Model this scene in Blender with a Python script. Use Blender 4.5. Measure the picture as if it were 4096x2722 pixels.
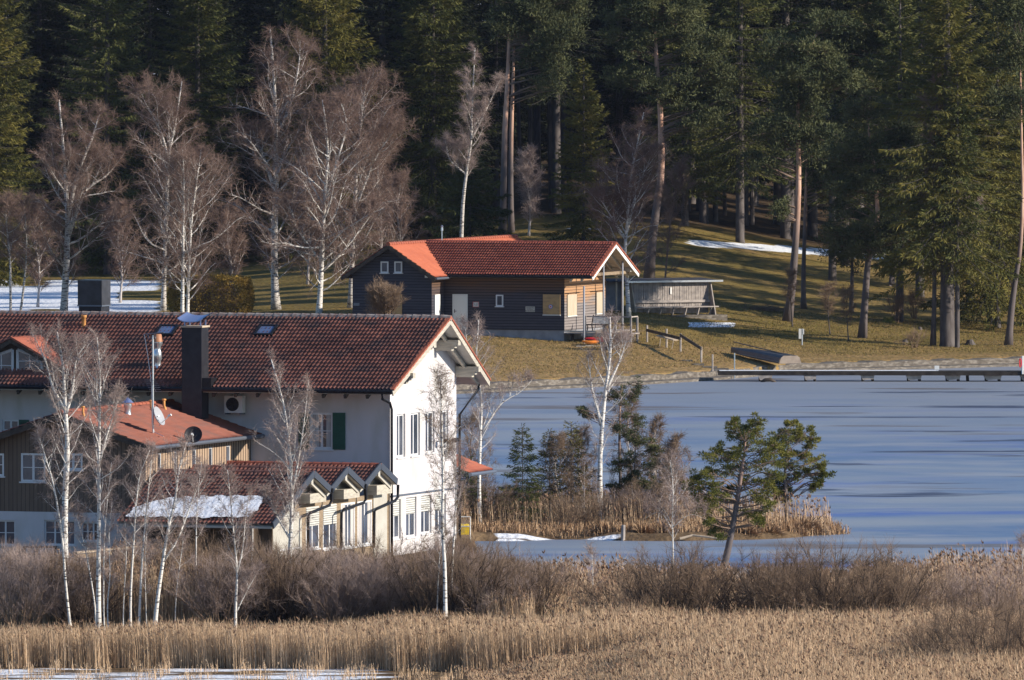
import bpy, math, random
import numpy as np
from mathutils import Vector, Matrix, Euler
random.seed(7); RNG = np.random.default_rng(7)
scene = bpy.context.scene
for o in list(bpy.data.objects): bpy.data.objects.remove(o)
col = scene.collection
# ---------------------------------------------------------------- camera
F = 44000.0; CX = 2048.0; CY = 1361.0; CH = 21.6
TILT = math.atan(1401.0/F)
cd = bpy.data.cameras.new('camera'); cam = bpy.data.objects.new('camera', cd); col.objects.link(cam)
cd.sensor_width = 36; cd.lens = 36*F/4096.0; cd.clip_start = 5; cd.clip_end = 12000
cam.location = (0, 0, CH); cam.rotation_euler = (math.pi/2-TILT, 0, 0)
scene.camera = cam
# ---------------------------------------------------------------- light
SUN_EL = math.radians(22); PHI = math.radians(16.5)      # sun from the right, a touch towards the camera
to_sun = Vector((math.cos(SUN_EL)*math.cos(PHI), -math.cos(SUN_EL)*math.sin(PHI), math.sin(SUN_EL)))
w = bpy.data.worlds.new('World'); scene.world = w; w.use_nodes = True
nt = w.node_tree; nt.nodes.clear()
sky = nt.nodes.new('ShaderNodeTexSky'); sky.sky_type = 'NISHITA'; sky.sun_disc = False
sky.sun_elevation = SUN_EL; sky.sun_rotation = math.radians(90)+PHI
sky.air_density = 1.0; sky.dust_density = 0.05; sky.ozone_density = 5.0
bg = nt.nodes.new('ShaderNodeBackground'); bg.inputs['Strength'].default_value = 0.108
wo = nt.nodes.new('ShaderNodeOutputWorld')
nt.links.new(sky.outputs[0], bg.inputs[0]); nt.links.new(bg.outputs[0], wo.inputs[0])
sl = bpy.data.lights.new('sun', 'SUN'); sl.energy = 5.0; sl.angle = math.radians(0.53); sl.color = (1.0, 0.90, 0.76)
so = bpy.data.objects.new('sun', sl); col.objects.link(so); so.location = (60, 300, 80)
so.rotation_euler = to_sun.to_track_quat('Z', 'Y').to_euler()
scene.view_settings.view_transform = 'Standard'; scene.view_settings.look = 'None'
scene.view_settings.exposure = 0.45; scene.view_settings.gamma = 1
scene.cycles.max_bounces = 5; scene.cycles.diffuse_bounces = 2; scene.cycles.glossy_bounces = 2
scene.cycles.transparent_max_bounces = 4
# ---------------------------------------------------------------- screen -> place
ct, st = math.cos(TILT), math.sin(TILT)
def ray(px, py):
    u = (px-CX)/F; v = -(py-CY)/F
    return Vector((u, ct+v*st, -st+v*ct))
def at(px, py, Y):
    d = ray(px, py); return Vector((0, 0, CH))+d*(Y/d.y)
def wx(px, Y): return (px-CX)*Y/F
def zpy(py, Y): return CH-(py+40)*Y/F
class Frame:
    def __init__(s, px, Y, z0, deg):
        s.O = Vector((wx(px, Y), Y, z0)); a = math.radians(deg); s.a = -a
        s.ux = Vector((math.cos(a), -math.sin(a), 0)); s.uy = Vector((math.sin(a), math.cos(a), 0))
    def loc(s, P):
        d = P-s.O; return Vector((d.dot(s.ux), d.dot(s.uy), d.z))
    def wp(s, x, y, z): return s.O+s.ux*x+s.uy*y+Vector((0, 0, z))
    def hit(s, px, py, n, c):
        d = ray(px, py); C = Vector((0, 0, CH)); k = (c-(C-s.O).dot(n))/d.dot(n); return s.loc(C+d*k)
    def on_x(s, px, py, c): return s.hit(px, py, s.ux, c)
    def on_y(s, px, py, c): return s.hit(px, py, s.uy, c)
# ---------------------------------------------------------------- mesh building
def tag(o, label=None, cat=None, group=None, kind=None):
    if label: o['label'] = label
    if cat: o['category'] = cat
    if group: o['group'] = group
    if kind: o['kind'] = kind
    return o
def empty(name, loc, rz=0, label=None, cat=None, group=None, parent=None):
    o = bpy.data.objects.new(name, None); col.objects.link(o); o.location = loc; o.rotation_euler = (0, 0, rz)
    o.empty_display_size = .5
    if parent: o.parent = parent
    return tag(o, label, cat, group)
def link(name, me, parent=None):
    o = bpy.data.objects.new(name, me); col.objects.link(o)
    if parent: o.parent = parent
    return o
def np_mesh(name, V, faces, mats, midx=None, attr=None, smooth=False):
    """V (N,3); faces: list of (M,k) int arrays; midx list of arrays"""
    me = bpy.data.meshes.new(name)
    V = np.asarray(V, dtype=np.float32); me.vertices.add(len(V)); me.vertices.foreach_set('co', V.ravel())
    faces = [np.asarray(f, dtype=np.int32) for f in faces if len(f)]
    nl = sum(f.size for f in faces); nf = sum(len(f) for f in faces)
    me.loops.add(nl); me.polygons.add(nf)
    me.loops.foreach_set('vertex_index', np.concatenate([f.ravel() for f in faces]))
    cnt = np.concatenate([np.full(len(f), f.shape[1], dtype=np.int32) for f in faces])
    st_ = np.zeros(nf, dtype=np.int32); st_[1:] = np.cumsum(cnt)[:-1]
    me.polygons.foreach_set('loop_start', st_)
    if midx is not None: me.polygons.foreach_set('material_index', np.concatenate([np.asarray(m, dtype=np.int32) for m in midx]))
    if smooth: me.polygons.foreach_set('use_smooth', np.ones(nf, dtype=bool))
    for m in (mats if isinstance(mats, (list, tuple)) else [mats]): me.materials.append(m)
    if attr is not None:
        for k, (dom, a) in attr.items():
            at_ = me.attributes.new(k, 'FLOAT', dom); at_.data.foreach_set('value', np.asarray(a, dtype=np.float32))
    me.update(calc_edges=True); me.validate()
    return me
class MB:
    def __init__(s): s.v = []; s.f = []; s.m = []
    def add(s, vs, fs, m=0):
        b = len(s.v); s.v += [tuple(p) for p in vs]; s.f += [tuple(b+i for i in f) for f in fs]; s.m += [m]*len(fs); return s
    def box(s, a, b, m=0):
        x0, x1 = sorted((a[0], b[0])); y0, y1 = sorted((a[1], b[1])); z0, z1 = sorted((a[2], b[2]))
        return s.add([(x0,y0,z0),(x1,y0,z0),(x1,y1,z0),(x0,y1,z0),(x0,y0,z1),(x1,y0,z1),(x1,y1,z1),(x0,y1,z1)],
              [(0,3,2,1),(4,5,6,7),(0,1,5,4),(1,2,6,5),(2,3,7,6),(3,0,4,7)], m)
    def obox(s, p, q, w, h, m=0, up=(0,0,1)):
        """beam p->q with width w (sideways) and height h"""
        p = Vector(p); q = Vector(q); d = (q-p).normalized(); u = Vector(up)
        sd = d.cross(u)
        if sd.length < 1e-4: sd = d.cross(Vector((1,0,0)))
        sd.normalize(); uu = sd.cross(d).normalized()
        c = [(-1,-1),(1,-1),(1,1),(-1,1)]
        vs = [P+sd*(a*w/2)+uu*(b*h/2) for P in (p, q) for a, b in c]
        return s.add(vs, [(0,1,2,3),(7,6,5,4),(0,4,5,1),(1,5,6,2),(2,6,7,3),(3,7,4,0)], m)
    def quad(s, a, b, c, d, m=0): return s.add([a,b,c,d], [(0,1,2,3)], m)
    def prism(s, poly, e, m=0):
        e = Vector(e); n = len(poly); vs = [Vector(p) for p in poly]; vs += [p+e for p in vs]
        fs = [tuple(range(n))[::-1], tuple(range(n, 2*n))]+[(i, (i+1)%n, n+(i+1)%n, n+i) for i in range(n)]
        return s.add(vs, fs, m)
    def tube(s, pts, r, n=6, m=0, cap=True):
        pts = [Vector(p) for p in pts]; N = len(pts); rs = r if isinstance(r, (list, tuple)) else [r]*N
        vs = []; ref = Vector((0, 0, 1))
        for i, p in enumerate(pts):
            d = (pts[min(i+1, N-1)]-pts[max(i-1, 0)]).normalized()
            a = d.cross(ref if abs(d.dot(ref)) < .9 else Vector((1, 0, 0))).normalized(); b = d.cross(a)
            for k in range(n):
                t = 2*math.pi*k/n; vs.append(p+(a*math.cos(t)+b*math.sin(t))*rs[i])
        fs = [(i*n+k, i*n+(k+1)%n, (i+1)*n+(k+1)%n, (i+1)*n+k) for i in range(N-1) for k in range(n)]
        if cap: fs += [tuple(range(n))[::-1], tuple((N-1)*n+k for k in range(n))]
        return s.add(vs, fs, m)
    def lathe(s, c, prof, n=12, m=0, axis=(0,0,1)):
        ax = Vector(axis).normalized(); pts = [Vector(c)+ax*z for r, z in prof]
        a = ax.cross(Vector((0,0,1)) if abs(ax.z) < .9 else Vector((1,0,0))).normalized(); b = ax.cross(a)
        vs = [p+(a*math.cos(2*math.pi*k/n)+b*math.sin(2*math.pi*k/n))*max(r, 1e-4) for p, (r, z) in zip(pts, prof) for k in range(n)]
        fs = [(i*n+k, i*n+(k+1)%n, (i+1)*n+(k+1)%n, (i+1)*n+k) for i in range(len(prof)-1) for k in range(n)]
        return s.add(vs, fs, m)
    def build(s, name, mats, parent=None, smooth=False):
        me = bpy.data.meshes.new(name); me.from_pydata(s.v, [], s.f)
        for m in (mats if isinstance(mats, (list, tuple)) else [mats]): me.materials.append(m)
        if len(me.materials) > 1: me.polygons.foreach_set('material_index', s.m)
        import bmesh
        bm = bmesh.new(); bm.from_mesh(me); bmesh.ops.recalc_face_normals(bm, faces=bm.faces); bm.to_mesh(me); bm.free()
        if smooth: me.polygons.foreach_set('use_smooth', [True]*len(me.polygons))
        me.update(); return link(name, me, parent)
def copy_tree(o, parent=None):
    c = o.copy(); col.objects.link(c)
    if parent: c.parent = parent
    for ch in o.children: copy_tree(ch, c)
    return c
# ---------------------------------------------------------------- materials
def _n(nt, t, **kw):
    n = nt.nodes.new(t)
    for k, v in kw.items(): setattr(n, k, v)
    return n
def mat(name, c1, c2=None, scale=3.0, stretch=(1,1,1), rough=.85, bump=0.0, metallic=0.0, spec=.25, lo=.35, hi=.65,
        c3=None, scale3=1.0, detail=5, attr=None, trans=0.0, coord='Object', objrand=0.0):
    m = bpy.data.materials.new(name); m.use_nodes = True; nt = m.node_tree; b = nt.nodes['Principled BSDF']; L = nt.links.new
    b.inputs['Roughness'].default_value = rough; b.inputs['Metallic'].default_value = metallic
    b.inputs['Specular IOR Level'].default_value = spec
    b.inputs['Base Color'].default_value = (*c1, 1)
    out = None
    if c2 is not None:
        tc = _n(nt, 'ShaderNodeTexCoord'); mp = _n(nt, 'ShaderNodeMapping'); mp.inputs['Scale'].default_value = stretch
        L(tc.outputs[coord], mp.inputs[0])
        no = _n(nt, 'ShaderNodeTexNoise'); no.inputs['Scale'].default_value = scale; no.inputs['Detail'].default_value = detail
        L(mp.outputs[0], no.inputs['Vector'])
        mr = _n(nt, 'ShaderNodeMapRange'); mr.inputs[1].default_value = lo; mr.inputs[2].default_value = hi
        L(no.outputs[0], mr.inputs[0])
        fac = mr.outputs[0]
        if attr:
            an = _n(nt, 'ShaderNodeAttribute', attribute_name=attr)
            ad = _n(nt, 'ShaderNodeMath', operation='MULTIPLY_ADD'); ad.inputs[1].default_value = .5
            L(mr.outputs[0], ad.inputs[0]); hf = _n(nt, 'ShaderNodeMath', operation='MULTIPLY'); hf.inputs[1].default_value = .4
            L(an.outputs['Fac'], hf.inputs[0]); L(hf.outputs[0], ad.inputs[2]); fac = ad.outputs[0]
        if objrand:
            oi = _n(nt, 'ShaderNodeObjectInfo'); ad = _n(nt, 'ShaderNodeMath', operation='MULTIPLY_ADD')
            ad.inputs[1].default_value = objrand; ad.use_clamp = True
            L(oi.outputs['Random'], ad.inputs[0]); L(fac, ad.inputs[2]); fac = ad.outputs[0]
        mx = _n(nt, 'ShaderNodeMix', data_type='RGBA'); mx.inputs[6].default_value = (*c1, 1); mx.inputs[7].default_value = (*c2, 1)
        L(fac, mx.inputs[0]); out = mx.outputs[2]
        if c3 is not None:
            n3 = _n(nt, 'ShaderNodeTexNoise'); n3.inputs['Scale'].default_value = scale3; n3.inputs['Detail'].default_value = 4
            L(mp.outputs[0], n3.inputs['Vector'])
            m3 = _n(nt, 'ShaderNodeMapRange'); m3.inputs[1].default_value = .48; m3.inputs[2].default_value = .68; L(n3.outputs[0], m3.inputs[0])
            mx3 = _n(nt, 'ShaderNodeMix', data_type='RGBA'); mx3.inputs[7].default_value = (*c3, 1)
            L(out, mx3.inputs[6]); L(m3.outputs[0], mx3.inputs[0]); out = mx3.outputs[2]
        L(out, b.inputs['Base Color'])
        if bump:
            bp = _n(nt, 'ShaderNodeBump'); bp.inputs['Strength'].default_value = 1; bp.inputs['Distance'].default_value = bump
            L(no.outputs[0], bp.inputs['Height']); L(bp.outputs[0], b.inputs['Normal'])
    if trans:
        tr = _n(nt, 'ShaderNodeBsdfTranslucent'); tr.inputs[0].default_value = (*c1, 1)
        if out is not None: L(out, tr.inputs[0])
        ms = _n(nt, 'ShaderNodeMixShader'); ms.inputs[0].default_value = trans
        L(b.outputs[0], ms.inputs[1]); L(tr.outputs[0], ms.inputs[2]); L(ms.outputs[0], nt.nodes['Material Output'].inputs[0])
    return m
def board_mat(name, c1, c2, pitch, axis='Z', c3=None, gap=.12, bump=.02, zmix=None):
    """boards along an axis: dark gap line between boards, per-board tone"""
    m = bpy.data.materials.new(name); m.use_nodes = True; nt = m.node_tree; b = nt.nodes['Principled BSDF']; L = nt.links.new
    b.inputs['Roughness'].default_value = .8; b.inputs['Specular IOR Level'].default_value = .2
    tc = _n(nt, 'ShaderNodeTexCoord'); sp = _n(nt, 'ShaderNodeSeparateXYZ'); L(tc.outputs['Object'], sp.inputs[0])
    if axis == 'XY':
        a0 = _n(nt, 'ShaderNodeMath', operation='ADD'); L(sp.outputs['X'], a0.inputs[0]); L(sp.outputs['Y'], a0.inputs[1]); src = a0.outputs[0]
    else: src = sp.outputs[axis]
    dv = _n(nt, 'ShaderNodeMath', operation='DIVIDE'); dv.inputs[1].default_value = pitch; L(src, dv.inputs[0])
    fr = _n(nt, 'ShaderNodeMath', operation='FRACT'); L(dv.outputs[0], fr.inputs[0])
    fl = _n(nt, 'ShaderNodeMath', operation='FLOOR'); L(dv.outputs[0], fl.inputs[0])
    wn = _n(nt, 'ShaderNodeTexWhiteNoise', noise_dimensions='1D'); L(fl.outputs[0], wn.inputs['W'])
    mp = _n(nt, 'ShaderNodeMapping'); mp.inputs['Scale'].default_value = (1.2, 1.2, 9) if axis == 'Z' else (9, 9, 1.2)
    L(tc.outputs['Object'], mp.inputs[0])
    no = _n(nt, 'ShaderNodeTexNoise'); no.inputs['Scale'].default_value = 1.5; no.inputs['Detail'].default_value = 6; L(mp.outputs[0], no.inputs['Vector'])
    ad = _n(nt, 'ShaderNodeMath', operation='MULTIPLY_ADD'); ad.inputs[1].default_value = .45; L(wn.outputs[0], ad.inputs[0])
    s2 = _n(nt, 'ShaderNodeMath', operation='SUBTRACT'); s2.inputs[1].default_value = .2; L(no.outputs[0], s2.inputs[0]); L(s2.outputs[0], ad.inputs[2])
    mx = _n(nt, 'ShaderNodeMix', data_type='RGBA'); mx.inputs[6].default_value = (*c1, 1); mx.inputs[7].default_value = (*c2, 1)
    L(ad.outputs[0], mx.inputs[0]); out = mx.outputs[2]
    if c3 is not None:     # weathering tone above a height
        n4 = _n(nt, 'ShaderNodeTexNoise'); n4.inputs['Scale'].default_value = .6
        mp4 = _n(nt, 'ShaderNodeMapping'); mp4.inputs['Scale'].default_value = (.5, .5, 4); L(tc.outputs['Object'], mp4.inputs[0]); L(mp4.outputs[0], n4.inputs['Vector'])
        z2 = _n(nt, 'ShaderNodeMath', operation='MULTIPLY_ADD'); z2.inputs[1].default_value = 1.6; L(n4.outputs[0], z2.inputs[0]); L(sp.outputs['Z'], z2.inputs[2])
        mr = _n(nt, 'ShaderNodeMapRange'); mr.inputs[1].default_value = zmix[0]+.8; mr.inputs[2].default_value = zmix[1]+.8; L(z2.outputs[0], mr.inputs[0])
        m4 = _n(nt, 'ShaderNodeMix', data_type='RGBA'); m4.inputs[7].default_value = (*c3, 1); L(out, m4.inputs[6]); L(mr.outputs[0], m4.inputs[0]); out = m4.outputs[2]
    gp = _n(nt, 'ShaderNodeMath', operation='LESS_THAN'); gp.inputs[1].default_value = gap; L(fr.outputs[0], gp.inputs[0])
    m5 = _n(nt, 'ShaderNodeMix', data_type='RGBA'); m5.inputs[7].default_value = (c1[0]*.25, c1[1]*.25, c1[2]*.25, 1); L(out, m5.inputs[6]); L(gp.outputs[0], m5.inputs[0])
    L(m5.outputs[2], b.inputs['Base Color'])
    bp = _n(nt, 'ShaderNodeBump'); bp.inputs['Distance'].default_value = bump; L(fr.outputs[0], bp.inputs['Height']); L(bp.outputs[0], b.inputs['Normal'])
    return m
M = {}
M['white_wall'] = mat('plaster_white', (.62,.59,.60), (.55,.52,.53), .7, (1,1,.35), bump=.004, c3=(.50,.475,.45), scale3=1.3)
M['white_paint'] = mat('white_paint', (.66,.66,.67), rough=.5)
M['cream'] = mat('cream_paint', (.47,.45,.40), (.40,.38,.335), 2, rough=.7)
M['beige_wood'] = mat('beige_beam', (.50,.46,.38), (.36,.33,.28), 3, (1,1,6), rough=.7)
M['tile_main'] = mat('tile_weathered', (.12,.052,.043), (.33,.13,.095), .5, rough=.75, attr='var', c3=(.11,.065,.06), scale3=1.1)
M['tile_red'] = mat('tile_red', (.26,.075,.05), (.34,.11,.07), .8, rough=.7, attr='var')
M['tile_wing'] = mat('tile_red_aged', (.185,.066,.047), (.245,.09,.064), .9, rough=.75, attr='var', c3=(.16,.075,.062), scale3=1.2)
M['tile_hut'] = mat('tile_hut', (.27,.07,.048), (.42,.125,.08), .8, rough=.7, attr='var')
M['tile_orange'] = mat('tile_orange', (.36,.11,.065), (.29,.09,.055), 3, rough=.75)
M['tile_grey'] = mat('ridge_lichen', (.20,.12,.10), (.34,.31,.29), 6, rough=.85)
M['dark_metal'] = mat('dark_metal', (.016,.016,.02), rough=.45, metallic=.3)
M['slate'] = mat('slate_cladding', (.018,.018,.023), (.028,.028,.034), 4, rough=.5)
M['grey_metal'] = mat('grey_metal', (.16,.18,.22), rough=.45, metallic=.5)
M['bright_metal'] = mat('bright_metal', (.55,.58,.62), rough=.3, metallic=.8)
M['cap_metal'] = mat('cap_metal', (.26,.34,.58), rough=.35, metallic=.6)
M['glass'] = mat('window_glass', (.02,.025,.035), (.10,.11,.14), .8, rough=.08, spec=.7)
M['glass_blue'] = mat('skylight_glass', (.10,.14,.26), rough=.1, spec=.8)
M['curtain'] = mat('curtain', (.55,.53,.50), (.35,.33,.33), 3, (8,8,.3))
M['green'] = mat('green_shutter', (.010,.065,.045), (.014,.085,.058), 5, rough=.5)
M['blind'] = board_mat('blind_slats', (.58,.58,.55), (.66,.66,.62), .08, gap=.25)
M['wood_brown'] = board_mat('brown_boards', (.122,.088,.068), (.18,.132,.10), .16, 'XY', gap=.08, bump=.008)
M['slats'] = board_mat('larch_slats', (.33,.235,.165), (.45,.33,.24), .25, 'XY', gap=.34)
M['oak'] = mat('timber_post', (.30,.23,.16), (.22,.165,.11), 3, (1,1,5))
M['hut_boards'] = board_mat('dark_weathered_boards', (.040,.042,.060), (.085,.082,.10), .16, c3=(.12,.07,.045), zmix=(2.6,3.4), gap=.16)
M['hut_lit'] = board_mat('weathered_lapboards_lit', (.19,.165,.16), (.28,.25,.24), .16, c3=(.42,.245,.135), zmix=(2.25,2.7), gap=.16)  # lit copy of the weathered hut boards, sunlight put into the lighter colour
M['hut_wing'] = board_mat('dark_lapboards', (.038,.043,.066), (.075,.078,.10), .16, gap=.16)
M['ply'] = mat('plywood_shutter', (.46,.30,.14), (.26,.18,.11), 2.2, (1,1,2.5), lo=.45, hi=.75)
M['ply_pale'] = mat('pale_shutter', (.50,.42,.32), (.42,.35,.26), 2, (5,5,.6))
M['grey_wood'] = mat('grey_wood', (.26,.23,.215), (.42,.37,.33), 3, (1,1,1), bump=.004)
M['grey_wood_v'] = board_mat('grey_palings', (.15,.125,.115), (.36,.31,.27), .17, 'XY', gap=.22, bump=.03)
M['light_wood'] = mat('pale_wood', (.52,.42,.31), (.40,.32,.24), 3)
M['dark_wood'] = mat('dark_wood', (.045,.035,.03), (.09,.07,.055), 4)
M['plinth'] = mat('plinth', (.30,.30,.32), (.22,.22,.24), 2)
M['concrete'] = mat('concrete', (.15,.13,.11), (.085,.073,.06), 2.5, (1,1,2.5), c3=(.23,.205,.175), scale3=3.0, bump=.01)
M['snow'] = mat('snow', (.82,.84,.88), (.72,.75,.82), 3, rough=.7, bump=.02)
M['roof_felt'] = mat('roof_felt', (.035,.035,.045), (.06,.06,.07), 3)
M['red'] = mat('red_plastic', (.62,.02,.03), rough=.4)
M['orange'] = mat('orange_plastic', (.75,.22,.03), rough=.5)
M['yellow'] = mat('yellow_plastic', (.80,.55,.03), rough=.5)
M['vent_orange'] = mat('vent_clay', (.62,.30,.10), rough=.7)
M['post_grey'] = mat('post_grey', (.30,.31,.34), rough=.5)
M['boat'] = mat('boat_hull', (.045,.05,.06), (.075,.08,.09), 3, rough=.5)
M['boat_stern'] = mat('boat_stern', (.33,.27,.22), (.25,.2,.16), 3)
M['sign_white'] = mat('sign_white', (.72,.72,.70), rough=.6)
M['sign_blue'] = mat('emblem_blue', (.10,.16,.42), rough=.6)
M['black'] = mat('black_print', (.02,.02,.02), rough=.7)
M['copper'] = mat('clay_cap', (.42,.20,.11), rough=.5)
def birch_bark(name, white, dark, thr=.56):
    m = mat(name, white, dark, 3.0, (1.2,1.2,6.5), lo=thr, hi=thr+.05, rough=.75)
    return m
M['birch'] = birch_bark('birch_bark', (.70,.67,.63), (.06,.05,.05), .575)
M['birch_far'] = birch_bark('birch_bark_mossy', (.52,.49,.46), (.10,.085,.08), .53)
M['birch_limb'] = mat('birch_limb', (.56,.51,.48), (.40,.35,.33), 2)
M['twig'] = mat('twig_purple', (.165,.105,.086), (.24,.165,.132), .6)
M['twig_pale'] = mat('twig_grey', (.36,.28,.25), (.26,.195,.18), .6)
M['stem_black'] = mat('stem_black', (.030,.025,.023), (.06,.048,.042), 2)
M['twig_dark'] = mat('twig_dark', (.15,.10,.070), (.24,.17,.12), .8, objrand=.0)
M['twig_mid'] = mat('twig_brown', (.25,.175,.12), (.16,.112,.08), .8)
M['twig_red'] = mat('twig_red', (.30,.065,.05), (.18,.08,.06), .8)
M['bark_spruce'] = mat('bark_grey', (.065,.055,.054), (.12,.105,.10), 2, (2,2,.6), bump=.02)
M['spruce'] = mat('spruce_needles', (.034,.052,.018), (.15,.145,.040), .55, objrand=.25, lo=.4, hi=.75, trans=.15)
M['spruce_dark'] = mat('spruce_needles_shaded', (.015,.023,.011), (.050,.056,.021), .55, objrand=.25, lo=.4, hi=.75, trans=.12)  # darker copy for the forest rows, their shade put into the needle colour
M['spruce_gold'] = mat('spruce_needles_sunlit', (.060,.068,.017), (.205,.17,.038), .55, objrand=.0, lo=.35, hi=.7, trans=.15)  # yellower copy, warm sunlight on the branches put into the needle colour
M['pine'] = mat('pine_needles', (.044,.058,.028), (.145,.148,.06), .7, objrand=.2, lo=.4, hi=.75, trans=.12)
M['pine_near'] = mat('pine_needles_near', (.085,.098,.020), (.25,.22,.045), .8, lo=.35, hi=.7, trans=.15)
def pine_bark(name, z0, z1):
    m = mat(name, (.60,.39,.30), (.42,.24,.165), 2, (2,2,.7)); nt = m.node_tree; b = nt.nodes['Principled BSDF']; L = nt.links.new
    src = b.inputs['Base Color'].links[0].from_socket
    tc = _n(nt, 'ShaderNodeTexCoord'); sp = _n(nt, 'ShaderNodeSeparateXYZ'); L(tc.outputs['Object'], sp.inputs[0])
    mr = _n(nt, 'ShaderNodeMapRange'); mr.inputs[1].default_value = z0; mr.inputs[2].default_value = z1; L(sp.outputs['Z'], mr.inputs[0])
    mx = _n(nt, 'ShaderNodeMix', data_type='RGBA'); mx.inputs[6].default_value = (.12,.10,.098, 1); L(src, mx.inputs[7]); L(mr.outputs[0], mx.inputs[0])
    L(mx.outputs[2], b.inputs['Base Color']); return m
M['bark_pine'] = pine_bark('pine_bark', 4.5, 8.0)
M['bark_pine_near'] = pine_bark('pine_bark_near', 2.6, 6.0)
M['pine_limb'] = mat('pine_limb', (.17,.125,.10), (.24,.16,.115), 2)
M['pine_limb_far'] = mat('pine_limb_far', (.26,.18,.135), (.16,.12,.10), 2)
M['hedge'] = mat('hedge_leaves', (.20,.14,.035), (.46,.30,.07), 2, trans=.1)
def island_mat(name, cols, rough=.85, trans=0.0):
    m = bpy.data.materials.new(name); m.use_nodes = True; nt = m.node_tree; b = nt.nodes['Principled BSDF']; L = nt.links.new
    b.inputs['Roughness'].default_value = rough; b.inputs['Specular IOR Level'].default_value = .15
    a = _n(nt, 'ShaderNodeAttribute', attribute_name='var'); cr = _n(nt, 'ShaderNodeValToRGB'); e = cr.color_ramp.elements
    e[0].position = 0; e[0].color = (*cols[0], 1); e[1].position = 1; e[1].color = (*cols[-1], 1)
    for i, c in enumerate(cols[1:-1]): x = e.new((i+1)/(len(cols)-1)); x.color = (*c, 1)
    L(a.outputs['Fac'], cr.inputs[0]); L(cr.outputs[0], b.inputs['Base Color']); return m
M['reed'] = island_mat('reed_straw', [(.36,.235,.14), (.50,.345,.215), (.60,.43,.28), (.70,.54,.375)])
M['plume'] = mat('reed_plume', (.19,.115,.075), (.28,.18,.12), 3)
M['sedge'] = island_mat('sedge', [(.20,.125,.075), (.38,.24,.14), (.56,.40,.25)])
# ================================================================ terrain
def lerp(px, tab):
    return np.interp(px, [t[0] for t in tab], [t[1] for t in tab])
SHORE = [(-3000,560),(0,572),(1400,580),(1850,588),(1940,590),(2300,596.5),(2642,603),(2850,608),(3000,613),(3200,621),(4096,631),(6500,650)]
Z629 = [(-2000,1.5),(0,1.6),(1400,1.9),(1950,1.85),(2300,1.62),(2530,1.62),(2800,1.2),(3200,.78),(4096,.45),(7000,.4)]
Z730 = [(-2000,2.6),(0,2.7),(700,3.0),(1400,4.5),(2100,6.6),(2700,6.2),(3300,4.4),(4096,2.8),(7000,2.8)]
def hnoise(x, y, s, seed=0):
    r = np.random.default_rng(seed); z = 0
    for k in range(7):
        a = r.uniform(0, 2*math.pi); f = s*r.uniform(.6, 1.9); p = r.uniform(0, 6.28)
        z = z+np.sin((x*math.cos(a)+y*math.sin(a))*f+p)
    return z/7
def terrain(x, Y):
    x = np.asarray(x, float); Y = np.asarray(Y, float); Ys_ = np.maximum(Y, 60)
    px = CX+x*F/Ys_
    S = lerp(px, SHORE); z6 = lerp(px, Z629); z7 = lerp(px, Z730)
    A = S+2.3
    t = np.clip((Y-A)/np.maximum(634-A, 3), 0, 1); z = .40+(np.maximum(z6, .55)-.40)*(t**.8)
    t2 = np.clip((Y-634)/(730-634), 0, 1); z = np.where(Y > 634, np.maximum(z6, .55)+(z7-np.maximum(z6, .55))*(t2**1.08), z)
    z = np.where(Y > 730, z7+.02*(Y-730), z); z = np.where(Y > 1000, z7+5.4+.02*(Y-1000), z)
    z = z+hnoise(x, Y, .35, 3)*.10*np.clip((Y-A)/8, 0, 1)+hnoise(x, Y, 1.3, 4)*.04*np.clip((Y-A)/8, 0, 1)
    z = np.where(Y < A, -1.0, z)
    # near land: marsh, house plot, peninsula
    Yn = lerp(px, [(-3000,470),(1720,470),(1860,440),(1960,396),(2200,386),(5000,384)])
    plot = np.clip((Y-384)/4, 0, 1)*np.clip((1908-px)/45, 0, 1)
    zn = .10+.9*plot+hnoise(x, Y, .8, 5)*.05
    zn = np.where(px > 1900, np.minimum(zn, .10+(Yn-Y)*.05), zn)
    Yb = lerp(px, [(0,470),(1800,470),(1900,452),(2500,447),(3200,441),(3385,438),(3420,436)])
    d = np.minimum(np.minimum(Y-(431+hnoise(x, Y, .9, 8)*1.3+lerp(px, [(3000,0),(3385,5)])), Yb-Y), (3390-px)/90)
    zp = np.clip(d*.35, -1, .28)+hnoise(x, Y, 1.7, 6)*.08
    near = np.where(Y < Yn, zn, -1.0)
    return np.where(Y < 520, np.maximum(near, zp), z)
def terr(x, Y): return float(terrain(np.array([x]), np.array([Y]))[0])
def ground_at(px, py, lo=560, hi=760):
    """walk the ray of a pixel until it meets the ground"""
    Ys = np.arange(lo, hi, .5); d = [at(px, py, float(y)) for y in Ys]
    xs = np.array([p.x for p in d]); zs = np.array([p.z for p in d]); g = terrain(xs, Ys)
    k = np.where((zs <= g) & (g > .3))[0]
    i = k[0] if len(k) else len(Ys)-1
    return Vector((xs[i], Ys[i], g[i]))
def grid_axis(parts):
    out = []
    for a, b, s in parts: out.append(np.arange(a, b, s))
    return np.concatenate(out+[np.array([parts[-1][1]])])
xa = grid_axis([(-3000,-400,130),(-400,-90,20),(-90,-40,2.5),(-40,40,.5),(40,90,2.5),(90,400,20),(400,3000,130)])
ya = grid_axis([(-300,320,40),(320,336,2),(336,456,.5),(456,570,6),(570,640,.45),(640,760,.8),(760,1000,8),(1000,5000,160)])
XX, YY = np.meshgrid(xa, ya); ZZ = terrain(XX, YY)
nx, ny = len(xa), len(ya); idx = np.arange(nx*ny).reshape(ny, nx)
faces = np.stack([idx[:-1,:-1].ravel(), idx[:-1,1:].ravel(), idx[1:,1:].ravel(), idx[1:,:-1].ravel()], 1)
PX = CX+XX*F/np.maximum(YY, 60); PY = -40+F*(CH-ZZ)/np.maximum(YY, 60)
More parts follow.
